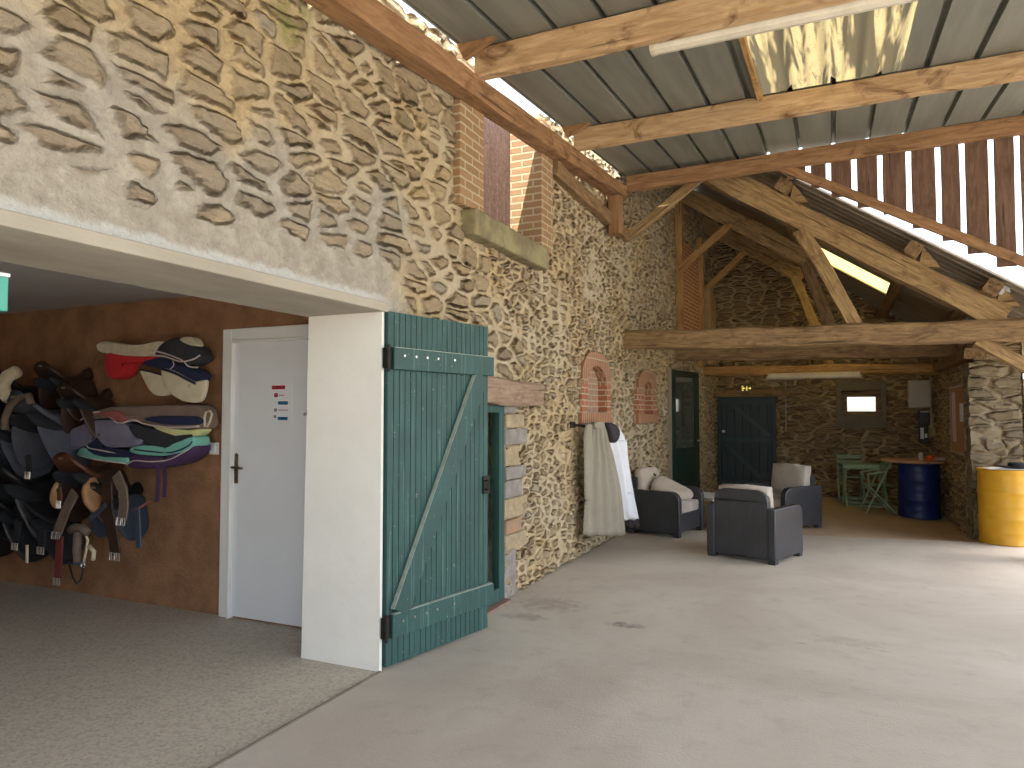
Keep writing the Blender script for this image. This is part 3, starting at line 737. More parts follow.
mb = MB().box((1.60, 8.80, 2.77), (.05, .02, .09), Matrix.Rotation(.6, 3, 'Y')).box((1.63, 8.785, 2.80), (.09, .02, .025), Matrix.Rotation(.6, 3, 'Y')).box((1.65, 8.785, 2.76), (.05, .02, .02), Matrix.Rotation(.6, 3, 'Y'))
tag(mb.build('metal_bracket', M['steel'], bev=.003), 'small pale metal bracket near the low end of the front rafter', 'bracket')
# wooden posts and the brick panel on the upper wall
xw = wall_x(11.35)
beam('post', (xw + .03, 11.36, 2.45), (xw + .03, 11.36, 4.95), .10, .11, M['oak_orange'], 'slim wooden post against the wall left of the upper brick panel', 'post', 'posts on the upper wall', up=(1, 0, 0))
beam('post', (wall_x(12.9) + .03, 12.75, 2.3), (wall_x(12.9) + .03, 12.75, 4.6), .10, .11, M['oak_orange'], 'wooden post against the wall right of the upper brick panel', 'post', 'posts on the upper wall', up=(1, 0, 0))
mb = MB(); mb.prism([(wall_x(11.42) + .025, 11.42, 2.4), (wall_x(12.7) + .025, 12.7, 2.4), (wall_x(12.7) + .025, 12.7, 4.3), (wall_x(11.42) + .025, 11.42, 4.3)], (-.06, 0, 0))
struct(mb.build('trim_4', M['brick_red']))

struct(MB().span((-2.35, 12.95, 2.36), (wall_x(13.3) + .13, 13.75, 3.75)).build('trim_14', mat('tan earth plaster pier', (.40, .28, .165), .95, .3, 4, .5), bev=.03))
# ------------------------------------------------------------------ upper window of the hall wall
mb = MB()
mb.span((-2.985, 5.905, 2.98), (-2.39, 6.19, 4.19)); struct(mb.build('trim_5', M['brick'], bev=.008))
mb = MB(); mb.span((-2.985, 4.38, 2.99), (-2.395, 4.755, 4.06)); struct(mb.build('trim_6', M['brick'], bev=.008))
w2 = empty('window_2', (-2.72, 5.33, 2.98), kind='structure')
for i in range(8):
    y0 = 4.73 + .15 * i; box((-2.735, y0 + .003, 2.98), (-2.705, y0 + .147, 4.10 + random.uniform(0, .03)), 'shutter_plank', M['shut_plank'], w2, .003)
struct(MB().span((-2.72, 4.5, 2.785), (-2.33, 5.94, 2.98)).build('trim_7', M['mossy'], bev=.02))

# ------------------------------------------------------------------ brick niches
def niche(hole, out, yr, zr, label_n):
    """arched blind niche: brick frame a little proud of the stone, arch in upright bricks, brick-filled recess"""
    y0, y1, z0, z1 = hole; cx = wall_x((y0 + y1) / 2); r = (y1 - y0) / 2; yc = (y0 + y1) / 2; xf = cx + .006
    e = empty('trim_%d' % label_n, (cx, yc, zr[0]), kind='structure')
    n = 18; rise = r * .62; za = z1 - rise; hw = (yr[1] - yr[0]) / 2
    for a, b in ((yr[0], y0), (y1, yr[1])): MB().span((cx - .16, a, z0), (xf, b, za)).build('jamb', M['brick_red'], e)
    MB().span((cx - .16, yr[0] - .02, zr[0]), (xf + .012, yr[1] + .02, z0)).build('sill', M['brick_up'], e, .008)
    mb = MB(); pw = lambda q, k: math.copysign(abs(q) ** k, q)
    for k in range(n):
        q = []
        for t, o in ((math.pi * k / n, 0), (math.pi * k / n, 1), (math.pi * (k + 1) / n, 1), (math.pi * (k + 1) / n, 0)):
            q.append((yc - hw * pw(math.cos(t), .7), za + (zr[1] - za) * pw(max(0, math.sin(t)), .75)) if o else (yc - r * math.cos(t), za + rise * math.sin(t)))
        mb.prism([(xf, y, z) for y, z in q], (-.16, 0, 0))
    mb.build('arch', M['brick_up'], e)
    mb = MB().span((cx - .13, y0 - .02, z0 - .02), (cx - .10, y1 + .02, z1 + .1)); mb.build('infill', M['brick_fill'], e)
niche(NICHE1, None, (7.08, 8.12), (1.38, 2.17), 8)
niche(NICHE2, None, (9.17, 10.26), (1.35, 2.08), 9)

# ------------------------------------------------------------------ low doorway behind the shutter
beam('trim_10', (-2.46, 4.2, 1.675), (-2.46, 5.86, 1.655), .2, .21, M['grey_wood'], None, kind='structure', cat=None, rough=.012)
qs = empty('trim_11', (-2.42, 5.4, 0), kind='structure')
qm = [mat('buff quoin stone', (.46, .36, .22), .92, .4, 9, .8, col2=(.30, .24, .16), dist=.02), mat('grey quoin stone', (.34, .31, .28), .92, .4, 9, .8, col2=(.22, .20, .18), dist=.02), mat('orange quoin stone', (.42, .25, .14), .92, .4, 9, .8, col2=(.30, .22, .15), dist=.02)]
z = 0; k = 0
while z < 1.5:
    h = (.38, .13, .12, .17, .15, .11, .17, .14, .12)[k % 9]; h = min(h, 1.56 - z)
    d = (.22, .42, .30, .46, .33, .40, .28, .44, .36)[k % 9]
    MB().span((-2.75, 5.195, z + .003), (-2.425 + .008 * (k % 3), 5.2 + d, z + h - .003)).build('quoin_stone', qm[(1, 0, 2, 0, 1, 1, 0, 1, 0)[k % 9]], qs, .014); z += h; k += 1
d2 = empty('door_2', (-2.6, 4.75, 0), kind='structure')
mb = MB()
for a, b in (((4.3, 0), (4.38, 1.56)), ((5.10, 0), (5.195, 1.56)), ((4.38, 1.50), (5.10, 1.56)), ((4.38, 0), (5.10, .12))): mb.span((-2.50, a[0], a[1]), (-2.43, b[0], b[1]))
mb.build('door_frame', M['teal'], d2, .004); box((-2.475, 4.38, .12), (-2.465, 5.10, 1.50), 'glass_panel', M['glass'], d2)
box((-2.62, 4.3, 0), (-2.57, 5.2, 1.57), 'backing', mat('pale board behind glass', (.50, .50, .42), .8, .2, 5, .2), d2)  # added board; its pale colour stands in for reflections in the glass
# threshold stone with brick dust
struct(MB().span((-2.6, 4.3, 0), (-2.36, 5.2, .02)).build('trim_12', M['stain_red'], bev=.008))

# ------------------------------------------------------------------ teal barn shutter, swung back towards the wall
A = V((-2.395, 3.505, .02)); B = V((-2.205, 4.445, .02)); ud = (B - A).normalized(); nd = V((ud.y, -ud.x, 0)); Wd = (B - A).length
sh = empty('barn_shutter', A, 'large worn teal plank shutter with diagonal brace hinged on the white wall end', 'shutter')
def sp_(u, n, z): return A + ud * u + nd * n + V((0, 0, z))
mb = MB(); pitch = Wd / 20
out = []
for i in range(20):
    a = i * pitch
    out += [(a + .0035, -.004), (a + pitch - .0035, -.004), (a + pitch - .001, -.012)] if i < 19 else [(a + .0035, -.004), (Wd, -.004)]
    if i < 19: out.append((a + pitch + .001, -.012))
out = [(0, -.004)] + out + [(Wd, -.04), (0, -.04)]
mb.prism([sp_(u, n, 0) for u, n in out], (0, 0, 2.08)); mb.build('plank_panel', M['teal'], sh)
def rail_mesh(z0, z1, u0, u1): 
    return MB().prism([sp_(u0, -.003, z0), sp_(u0, .03, z0), sp_(u0, .03, z1), sp_(u0, -.003, z1)], ud * (u1 - u0))
for z0, z1 in ((1.735, 1.865), (.165, .30)):
    r = rail_mesh(z0, z1, .02, Wd + .03).build('rail', M['teal'], sh, .004)
    MB().prism([sp_(.03, .0, z1), sp_(.03, .028, z1), sp_(.03, .028, z1 + .004), sp_(.03, 0, z1 + .004)], ud * (Wd - .01)).build('pale_edge', M['teal_pale'], r)
    zc = (z0 + z1) / 2
    for u in (.10, .20, .30, .40, .56):
        MB().tube([sp_(u, .028, zc + .02), sp_(u, .036, zc + .02)], .008, 8).build('bolt', M['steel'], r)
p0, p1 = sp_(.09, .014, .30), sp_(Wd - .10, .014, 1.735)
dr = (p1 - p0).normalized(); cr = dr.cross(nd)
br = MB().prism([p0 - cr * .065 - nd * .017, p0 + cr * .065 - nd * .017, p0 + cr * .065 + nd * .017, p0 - cr * .065 + nd * .017], p1 - p0).build('brace', M['teal'], sh, .004)
mb = MB(); s_ = 1 if cr.dot(ud) < 0 else -1
mb.prism([p0 + cr * .0655 * s_ + nd * .016, p0 + cr * .0655 * s_ - nd * .014, p0 + cr * .069 * s_ - nd * .014, p0 + cr * .069 * s_ + nd * .016], p1 - p0); mb.build('pale_edge', M['teal_pale'], br)
for z in (1.80, .23):
    MB().box(sp_(-.005, 0, z), (.035, .06, .12)).tube([sp_(-.02, .02, z - .08), sp_(-.02, .02, z + .08)], .011, 8).build('hinge', M['iron'], sh, .003)
mb = MB().prism([sp_(Wd - .06, -.003, .92), sp_(Wd - .06, .008, .92), sp_(Wd + .01, .008, .92), sp_(Wd + .01, -.003, .92)], (0, 0, .12)).tube([sp_(Wd - .04, .01, .95), sp_(Wd - .04, .035, .95), sp_(Wd - .04, .035, 1.01), sp_(Wd - .04, .01, 1.01)], .007, 8)
mb.build('latch', M['iron'], sh)

# ------------------------------------------------------------------ white door of the tack room
d1 = empty('door_1', (-3.7, 3.95, 0), kind='structure')
mb = MB()
for a, b in (((-4.155, 0), (-4.065, 2.12)), ((-3.19, 0), (-3.10, 2.12)), ((-4.065, 2.03), (-3.19, 2.12))): mb.span((a[0], 3.915, a[1]), (b[0], 3.96, b[1]))
mb.build('door_frame', M['frame_white'], d1, .008)
mb = MB()
for a, b in (((-4.065, 0), (-4.045, 2.03)), ((-3.21, 0), (-3.19, 2.03)), ((-4.045, 2.01), (-3.21, 2.03))): mb.span((a[0], 3.90, a[1]), (b[0], 3.955, b[1]))
mb.build('stop_bead', M['frame_white'], d1, .004)
box((-4.045, 3.93, .015), (-3.21, 3.965, 2.01), 'door_leaf', M['door_white'], d1, .004)
hd = MB().prism([(-4.028, 3.93, .98), (-3.992, 3.93, .98), (-3.992, 3.93, 1.19), (-4.01, 3.93, 1.205), (-4.028, 3.93, 1.19)], (0, -.007, 0)).build('handle_plate', M['brass'], d1, .002)
MB().tube([(-4.01, 3.928, 1.10), (-4.01, 3.88, 1.10), (-3.99, 3.872, 1.10), (-3.90, 3.872, 1.098)], .009, 8).build('handle', M['brass'], hd)
# poster on it (illegible print: red banner, rows of faint text, two blue banners)
pz = empty('poster', (-3.595, 3.929, 1.42), 'small white notice with red and blue banners stuck on the white door', 'poster')
box((-3.69, 3.926, 1.425), (-3.497, 3.929, 1.705), 'sheet', M['paper'], pz)
def ink(x0, x1, z0, z1, m, nm): box((-3.69 + .193 * x0, 3.9245, 1.425 + .28 * z0), (-3.69 + .193 * x1, 3.9262, 1.425 + .28 * z1), nm, m, pz)
ink(.05, .68, .86, .96, M['red'], 'banner'); ink(.10, .28, .895, .925, M['pink'], 'faint_print'); ink(.34, .62, .895, .925, M['pink'], 'faint_print')
ink(.17, .34, .66, .76, M['red'], 'pictogram'); ink(.22, .29, .69, .73, M['paper'], 'pictogram_mark'); ink(.40, .66, .69, .72, M['pink'], 'faint_print')
ink(.36, .82, .47, .55, M['blue'], 'banner'); ink(.42, .76, .50, .52, M['paper'], 'faint_print')
ink(.17, .31, .29, .37, mat('printed violet grey', (.30, .25, .34), .5, 0, 3, 0), 'pictogram'); ink(.38, .84, .31, .345, M['pink'], 'faint_print')
ink(.17, .27, .13, .20, mat('printed slate', (.16, .18, .28), .5, 0, 3, 0), 'pictogram'); ink(.36, .82, .075, .155, M['blue'], 'banner'); ink(.42, .76, .105, .125, M['paper'], 'faint_print')
ls = empty('light_switch', (-4.255, 3.945, 1.19), 'white light switch on the brown wall left of the white door', 'switch')
box((-4.30, 3.94, 1.185), (-4.21, 3.952, 1.275), 'plate', M['plastic'], ls, .003); box((-4.275, 3.934, 1.205), (-4.235, 3.942, 1.255), 'rocker', M['plastic'], ls, .002)
# green sign box at the opening's left
sg = empty('sign_box', (-2.62, 1.2, 1.735), 'teal green sign box hanging at the left edge of the tack room opening', 'sign')
pa = on(5.6, 276, 0, -2.6); pb = on(4.2, 312, 0, -2.6)
box((-2.62, pa.y - .34, pb.z), (-2.58, pa.y, pa.z - .006), 'panel', M['sign_green'], sg, .004)
box((-2.623, pa.y - .342, pa.z - .006), (-2.577, pa.y + .002, pa.z + .006), 'top_edge', M['plastic'], sg)
MB().tube([(-2.6, pa.y - .17, pa.z), (-2.6, pa.y - .17, 2.13)], .006, 8).build('hanger', M['steel'], sg)

# ------------------------------------------------------------------ lamps
def lamp(x0, x1, y, z, label, wd=.13, group='long tube lamps'):
    e = empty('tube_lamp', ((x0 + x1) / 2, y, z), label, 'lamp', group)
    MB().span((x0 + .02, y - wd * .35, z + .055), (x1 - .02, y + wd * .35, z + .11)).build('housing', M['lamp_body'], e, .01)
    c = [(-.5, .06), (-.46, .03), (-.30, .005), (0, -.004), (.30, .005), (.46, .03), (.5, .06)]
    MB().prism([(x0 + .03, y + a * wd, z + b) for a, b in c], (x1 - x0 - .06, 0, 0)).build('cover', M['lamp_cover'], e, .003)
    for x in (x0, x1 - .03): MB().prism([(x, y + a * wd * 1.04, z + b * 1.0 - .002) for a, b in c] , (.03, 0, 0)).build('end_cap', M['lamp_body'], e, .003)
lamp(-1.06, .47, 4.53, 3.845, 'long dusty white tube lamp fixed along the front roof beam')
lamp(-1.09, .41, 13.17, 2.075, 'far tube lamp under the orange tie beam in the annex', .10)

# ------------------------------------------------------------------ far end of the annex
d4 = empty('door_4', (-1.54, 14.1, 0), kind='structure')
mb = MB()
for i in range(7):
    x0 = -2.05 + i * .1471; mb.span((x0 + .002, 14.16, 0), (x0 + .145, 14.20, 1.78))
box((-2.4, 14.62, -.4), (-.7, 14.66, 2.1), 'wall_north', M['crepi'])['kind'] = 'structure'; mb.build('plank_panel', M['teal_dark'], d4, .004)  # added unseen plate behind the far door, stops daylight leaking round it
mb = MB()
for a, b in (((-2.06, 0), (-1.99, 1.80)), ((-1.08, 0), (-1.01, 1.80)), ((-1.99, 1.73), (-1.08, 1.80))): mb.span((a[0], 14.08, a[1]), (b[0], 14.16, b[1]))
mb.build('door_frame', M['teal_dark'], d4, .004)
for z in (.93, .12, 1.66): MB().span((-1.99, 14.125, z), (-1.08, 14.16, z + .10)).build('rail', M['teal_rail'], d4, .003)
for a, b in (((-1.80, 14.14, 1.66), (-1.10, 14.14, 1.05)), ((-1.93, 14.14, .90), (-1.25, 14.14, .24))): MB().bar(a, b, .035, .085, (0, 0, 1)).build('brace', M['teal_rail'], d4, .003)
MB().span((-1.985, 14.09, 1.12), (-1.93, 14.13, 1.16)).build('latch', M['steel'], d4)
# timber lintel over it
beam('trim_13', (-2.1, 14.08, 1.87), (-.75, 14.08, 1.87), .1, .14, M['oak_dark'], None, kind='structure', cat=None)
es = empty('exit_sign', (-1.50, 13.95, 1.90), 'small lit exit sign with running figure and arrows above the far door', 'sign')
box((-1.60, 13.97, 1.90), (-1.41, 13.985, 2.01), 'plate', mat('dark green sign plate', (.03, .05, .02), .5, .1, 4, 0), es)
mb = MB().box((-1.505, 13.966, 1.985), (.018, .006, .018)).box((-1.505, 13.966, 1.95), (.018, .006, .04)).bar((-1.505, 13.966, 1.935), (-1.525, 13.966, 1.908), .006, .012, (0, 1, 0)).bar((-1.505, 13.966, 1.935), (-1.485, 13.966, 1.91), .006, .012, (0, 1, 0)).bar((-1.525, 13.966, 1.955), (-1.485, 13.966, 1.965), .006, .01, (0, 1, 0))
mb.build('running_figure', M['sign_glow'], es)
for s in (-1, 1):
    x = -1.505 + s * .055
    MB().prism([(x + s * .025, 13.966, 1.955), (x, 13.966, 1.985), (x, 13.966, 1.925)], (0, -.005, 0)).box((x - s * .012, 13.963, 1.955), (.024, .005, .02)).build('arrow', M['sign_glow'], es)
MB().box((-1.588, 13.965, 1.955), (.008, .006, .09)).box((-1.575, 13.965, 1.997), (.03, .006, .008)).box((-1.575, 13.965, 1.913), (.03, .006, .008)).build('door_mark', M['sign_glow'], es)
MB().tube([(-1.505, 13.977, 2.01), (-1.505, 13.977, 2.13), (-1.505, 14.1, 2.13)], .006, 6).build('hanger', M['steel'], es)
# glazed green door standing ajar in the main wall
ha = V((-2.275, 10.78, 0)); hb = V((-2.035, 11.80, 0)); du = (hb - ha).normalized(); dn = V((du.y, -du.x, 0)); dw = (hb - ha).length
d3 = empty('door_3', ha, kind='structure')
def dp(u, n, z): return ha + du * u + dn * n + V((0, 0, z))
def dpr(u0, u1, z0, z1, n0=-.02, n1=.02): return [dp(u0, n0, z0), dp(u1, n0, z0), dp(u1, n1, z0), dp(u0, n1, z0)], (0, 0, z1 - z0)
mb = MB()
for a in ((0, .17, .02, 2.15), (dw - .22, dw, .02, 2.15), (.17, dw - .22, 2.05, 2.15), (.17, dw - .22, .02, .88), (.17, dw - .22, .88, .95)): mb.prism(*dpr(*a))
mb.build('door_leaf', M['green_dark'], d3, .004); MB().prism(*dpr(.17, dw - .22, .95, 2.05, -.004, .004)).build('pane', M['mirror_glass'], d3)
MB().prism(*dpr(-.02, -.003, 0, 2.17, -.03, .03)).build('edge_strip', mat('pale jamb strip', (.34, .29, .20), .8, .1, 5, .1), d3)
MB().tube([dp(dw - .08, .02, 1.05), dp(dw - .08, .06, 1.05), dp(dw - .18, .06, 1.05)], .01, 8).build('handle', M['steel'], d3)
box((-3.0, 10.7, 0), (-2.9, 12.1, 2.2), 'wall_inner', M['crepi'])['kind'] = 'structure'  # added panel closing the glazed door's opening against outside light
# conduit and switch on the back wall
cd_ = empty('conduit', (-.83, 14.06, 1.15), 'thin pale conduit on the back wall right of the far door', 'conduit')
MB().tube([(-.83, 14.05, 1.15), (-.83, 14.05, 2.12)], .010, 6).build('pipe', M['box_cream'], cd_); MB().tube([(-.93, 14.05, 1.62), (-.62, 14.05, 1.62)], .007, 6).build('cross_pipe', M['box_cream'], cd_)
# electric boxes
eb = empty('fuse_box', (1.31, 14.03, 1.60), 'square cream electric box high in the rear right corner', 'electric box')
box((1.145, 13.88, 1.60), (1.475, 14.08, 2.05), 'body', M['box_cream'], eb, .008); box((1.11, 13.85, 1.585), (1.475, 14.08, 1.60), 'bottom_lip', M['box_cream'], eb)
MB().tube([(1.38, 13.98, 2.05), (1.38, 13.98, 2.32)], .018, 8).build('cable_duct', M['oak_dark'], eb)
em = empty('meter', (1.40, 14.05, .95), 'black electric meter with pale breakers below the cream box', 'electric meter')
box((1.30, 13.94, 1.28), (1.45, 14.08, 1.53), 'meter_case', M['black'], em, .01); box((1.30, 13.97, .98), (1.44, 14.08, 1.28), 'breaker_case', M['black'], em, .01)
box((1.32, 13.935, 1.50), (1.45, 13.95, 1.53), 'top_strip', M['box_cream'], em); box((1.32, 13.955, 1.05), (1.37, 13.975, 1.24), 'breaker', M['plastic'], em); box((1.385, 13.955, 1.07), (1.42, 13.975, 1.14), 'breaker', M['plastic'], em)
tag(MB().tube([(1.482, 13.93, 1.25), (1.482, 13.93, 2.1)], .014, 8).build('conduit', M['box_cream']), 'pale upright conduit in the corner right of the electric meter', 'conduit')
# cork board on the right wall
cb = empty('notice_board', (1.46, 11.15, .97), 'cork notice board with a pale frame on the right stone wall', 'notice board')
box((1.50, 10.62, .97), (1.535, 11.8, 1.84), 'cork', M['cork'], cb)
mb = MB()
for a, b in (((10.60, .95), (10.62, 1.86)), ((11.8, .95), (11.82, 1.86)), ((10.62, .95), (11.8, .97)), ((10.62, 1.84), (11.8, 1.86))): mb.span((1.492, a[0], a[1]), (1.538, b[0], b[1]))
mb.build('board_frame', mat('pale wood board frame', (.50, .42, .32), .6, .1, 6, .05), cb)
for a, b in (((10.72, 1.38), (10.98, 1.62)), ((11.35, 1.1), (11.65, 1.78))):
    tag(box((1.494, a[0], a[1]), (1.4985, b[0], b[1]), 'pinned_paper', M['paper'] if a[0] < 11 else M['pink']), 'white paper pinned on the cork board' if a[0] < 11 else 'tall pinkish sheet pinned at the far side of the cork board', 'paper')
# wood head plate above the pier
beam('head_timber', (1.55, 10.15, 2.22), (1.55, 13.9, 2.22), .2, .14, M['oak_dark'], 'dark timber laid along the top of the right stone wall', 'beam', rough=.012)

# ------------------------------------------------------------------ drums
def drum(name, c, m, label, group='oil drums', r=.292, h=.88):
    e = empty(name, c, label, 'drum', group)
    pr = [(r * .94, .012), (r * .99, .0), (r + .006, .004), (r + .006, .02), (r, .03)]
    for zz in (.29, .59):
        pr += [(r, zz - .035), (r + .004, zz - .022), (r + .011, zz), (r + .004, zz + .022), (r, zz + .035)]
    for zz in (.14, .44, .74): pr += [(r, zz - .015), (r + .003, zz), (r, zz + .015)]
    pr = pr[:5] + sorted(pr[5:], key=lambda q: q[1])
    pr += [(r, h - .03), (r + .006, h - .02), (r + .006, h - .002), (r * .99, h), (r * .95, h - .012)]
    MB().lathe(pr, c, 56).build('shell', m, e, smooth=False)
    for p in e.children[0].data.polygons: p.use_smooth = len(p.vertices) == 4
    return e
YC = V((1.79, 9.885, 0)); drum('oil_drum', YC, M['yellow'], 'bright yellow oil drum standing in front of the stone pier at right', r=.284, h=.85)
BC = V((1.175, 12.82, fz(1.175, 12.82))); drum('oil_drum', BC, M['drum_blue'], 'dark blue oil drum under a round wooden table top', h=.86)
def rnd(c, r, z, t, n=48): return [(c.x + r * math.cos(2 * math.pi * k / n), c.y + r * math.sin(2 * math.pi * k / n), z) for k in range(n)]
zt = BC.z + .86
tag(MB().prism(rnd(BC + V((-.07, -.02, 0)), .455, zt, 0), (0, 0, .04)).build('table_top', M['table_wood'], bev=.01), 'round wooden table top laid on the blue oil drum', 'table top')
zt += .04
tag(MB().lathe([(.03, 0), (.036, .01), (.034, .12), (.028, .122)], (1.19, 12.62, zt), 20).build('cup', M['box_cream']), 'pale tall cup standing on the round table top', 'cup')
bc = V((1.32, 12.60, zt)); bw = empty('bowl', bc, 'orange red dish on the round table top beside the pale cup', 'dish')
MB().lathe([(.05, 0), (.06, .004), (.10, .05), (.105, .055), (.10, .055), (.055, .012)], bc, 28).build('dish', M['orange'], bw, smooth=True)
MB().pillow([bc + V((-.06, 0, .05)), bc + V((0, -.05, .06)), bc + V((.07, 0, .05)), bc + V((0, .05, .055))], (0, 0, 1), .05, seed=3).build('contents', M['orange'], bw, smooth=True)
pp = [(1.36, 12.52), (1.52, 12.60), (1.47, 12.72), (1.33, 12.66)]
tag(MB().pillow([(x, y, zt + .03) for x, y in pp], (0, 0, 1), .05, wob=.015, seed=4).build('paper_wrapper', M['linen'], smooth=True), 'crumpled beige paper at the right of the round table top', 'paper')
pp = [(-.20, -.20), (.24, -.14), (.27, .06), (.1, .24), (-.22, .1)]
tag(MB().prism([(YC.x + x, YC.y + y, .8515) for x, y in pp], (0, 0, .004)).build('paper_sheet', M['paper']), 'white sheet lying on top of the yellow drum', 'paper')
q = V((YC.x + .11, YC.y - .02, .856))
hat = empty('cap', q, 'dark cap lying on the white sheet on the yellow drum', 'cap')
mb = MB(); mb.pillow([q + V((math.cos(t) * .10, math.sin(t) * .085, .035)) for t in [i * math.pi / 5 for i in range(10)]], (0, 0, 1), .075, seed=2); mb.build('crown', M['blackcloth'], hat, smooth=True)
MB().pillow([q + V((-.05, -.06, .012)), q + V((-.15, -.08, .02)), q + V((-.19, 0, .022)), q + V((-.15, .07, .02)), q + V((-.05, .06, .012))], (0, 0, 1), .02, seed=5).build('peak', M['blackcloth'], hat, smooth=True)

# ------------------------------------------------------------------ rattan armchairs
def round_panel(x, t, y0, y1, h, rr, z0=.04):
    """arm panel in the YZ plane at x: front top corner well rounded"""
    pts = [(y1, z0), (y1, h)]
    for k in range(9):
        a = math.pi / 2 * k / 8; pts.append((y0 + rr - rr * math.sin(a), h - rr + rr * math.cos(a)))
    pts.append((y0, z0))
    return MB().prism([(x, y, z) for y, z in pts], (t, 0, 0))
def armchair(loc, yaw, label, seat=True, back='upright', wide=.74):
    e = empty('armchair', loc, label, 'armchair', 'rattan armchairs', local=True); e.rotation_euler.z = yaw
    w = wide / 2; dp_ = .70
    for s in (-1, 1):
        x = -w if s < 0 else w - .085
        round_panel(x, .085, -dp_ / 2, dp_ / 2, .545, .12).build('arm', M['rattan'], e, .012)
    pts = [(-w + .085, .20), (w - .085, .20), (w - .085, .62)]
    for k in range(7):
        a = math.pi / 2 * k / 6; pts.append((w - .085 - .12 + .12 * math.cos(a), .60 + .12 * math.sin(a)))
    for k in range(7):
        a = math.pi / 2 * k / 6; pts.append((-w + .085 + .12 - .12 * math.sin(a), .60 + .12 * math.cos(a)))
    pts.append((-w + .085, .60))
    pts[0] = (-w + .085, .05); pts[1] = (w - .085, .05)
    MB().prism([(x, dp_ / 2 - .10, z) for x, z in pts], (0, .085, 0)).build('backrest', M['rattan'], e, .012)
    MB().span((-w + .085, -dp_ / 2 + .03, .05), (w - .085, dp_ / 2 - .1, .27)).build('seat_base', M['rattan'], e, .01)
    for x in (-w + .045, w - .045):
        for y in (-dp_ / 2 + .05, dp_ / 2 - .05): MB().span((x - .04, y - .04, 0), (x + .04, y + .04, .05)).build('foot', M['rattan'], e, .006)
    if seat:
        a, b = w - .10, dp_ / 2
        o = MB().pillow([(-a, -b + .04, .33), (0, -b + .03, .33), (a, -b + .04, .33), (a, 0, .33), (a, b - .14, .33), (0, b - .13, .33), (-a, b - .14, .33), (-a, 0, .33)], (0, 0, 1), .13, ((1, .55), (.985, .85), (.95, 1), (.6, 1.08), (.2, 1.1)), sub=1).build('seat_cushion', M['linen_grey'], e, smooth=True)
    if back:
        a = w - .10; tl = .12
        def q(x, z, off=0): return (x, dp_ / 2 - .17 - off + tl * (z - .4), z)
        zt_ = .80 if back == 'tall' else .74
        MB().pillow([q(-a, .39), q(0, .385), q(a, .39), q(a, .6), q(a * .98, zt_), q(0, zt_ + .01), q(-a * .98, zt_), q(-a, .6)], (0, 1, -.12), .15, ((1, .5), (.985, .8), (.94, 1), (.6, 1.12), (.2, 1.15)), sub=1, wob=.01, seed=loc[0]).build('back_cushion', M['linen_grey'], e, smooth=True)
    return e
RZ = math.radians
armchair((-.79, 7.90, 0), RZ(161), 'dark rattan armchair nearest the camera, seen from behind')
armchair((-1.97, 9.04, 0), RZ(78), 'dark rattan armchair against the stone wall beside the coats', back=None, wide=.80)
armchair((-.68, 10.12, 0), RZ(-36), 'rattan armchair with upright grey beige cushion in front of the far door', back='tall')
# loose cushions heaped on the wall-side chair
ax = V((math.cos(RZ(78)), math.sin(RZ(78)), 0)); fr = V((math.sin(RZ(78)), -math.cos(RZ(78)), 0)); cc = V((-1.97, 9.04, 0))
def ch(a, f, z): return cc + ax * a + fr * f + V((0, 0, z))
tag(MB().pillow([ch(-.28, -.22, .42), ch(0, -.2, .42), ch(.28, -.22, .42), ch(.27, -.25, .62), ch(.26, -.27, .77), ch(0, -.27, .80), ch(-.26, -.27, .78), ch(-.27, -.25, .6)], fr, .14, wob=.015, sub=2, seed=1).build('cushion', M['linen'], smooth=True), 'beige back cushion leaning in the wall-side armchair', 'cushion', 'loose cushions')
tag(MB().pillow([ch(-.22, -.10, .56), ch(.02, -.13, .66), ch(.24, -.08, .60), ch(.27, .12, .50), ch(.2, .28, .44), ch(-.02, .22, .45), ch(-.22, .12, .47)], (fr * .45 + V((0, 0, .9))), .13, wob=.02, sub=2, seed=2).build('cushion', M['linen'], smooth=True), 'beige cushion tumbled across the seat of the wall-side armchair', 'cushion', 'loose cushions')
tag(MB().pillow([ch(.02, -.26, .79), ch(.12, -.27, .80), ch(.13, -.25, .71), ch(.10, -.19, .67), ch(.03, -.2, .70)], (fr + V((0, 0, .4))), .05, sub=2).build('cloth', M['blackcloth'], smooth=True), 'small black cloth draped over the beige cushion of the wall-side armchair', 'cloth')
# low table
tb = V((-1.58, 9.78, 0)); te = empty('low_table', tb, 'low rattan table with a pale top between the armchairs', 'table', local=True); te.rotation_euler.z = RZ(-25)
MB().span((-.29, -.29, .36), (.29, .29, .40)).build('table_top', M['linen_grey'], te, .01)
for s in (-1, 1):
    MB().span((s * .26 - .03, -.27, .04), (s * .26 + .03, .27, .36)).build('side_panel', mat('lit grey rattan panel', (.13, .12, .105), .5, .2, 8, .3) if s < 0 else M['rattan'], te, .008)  # rattan repeated paler on one side: light put into the colour
    for y in (-.22, .22): MB().span((s * .26 - .03, y - .03, 0), (s * .26 + .03, y + .03, .04)).build('foot', M['rattan'], te)

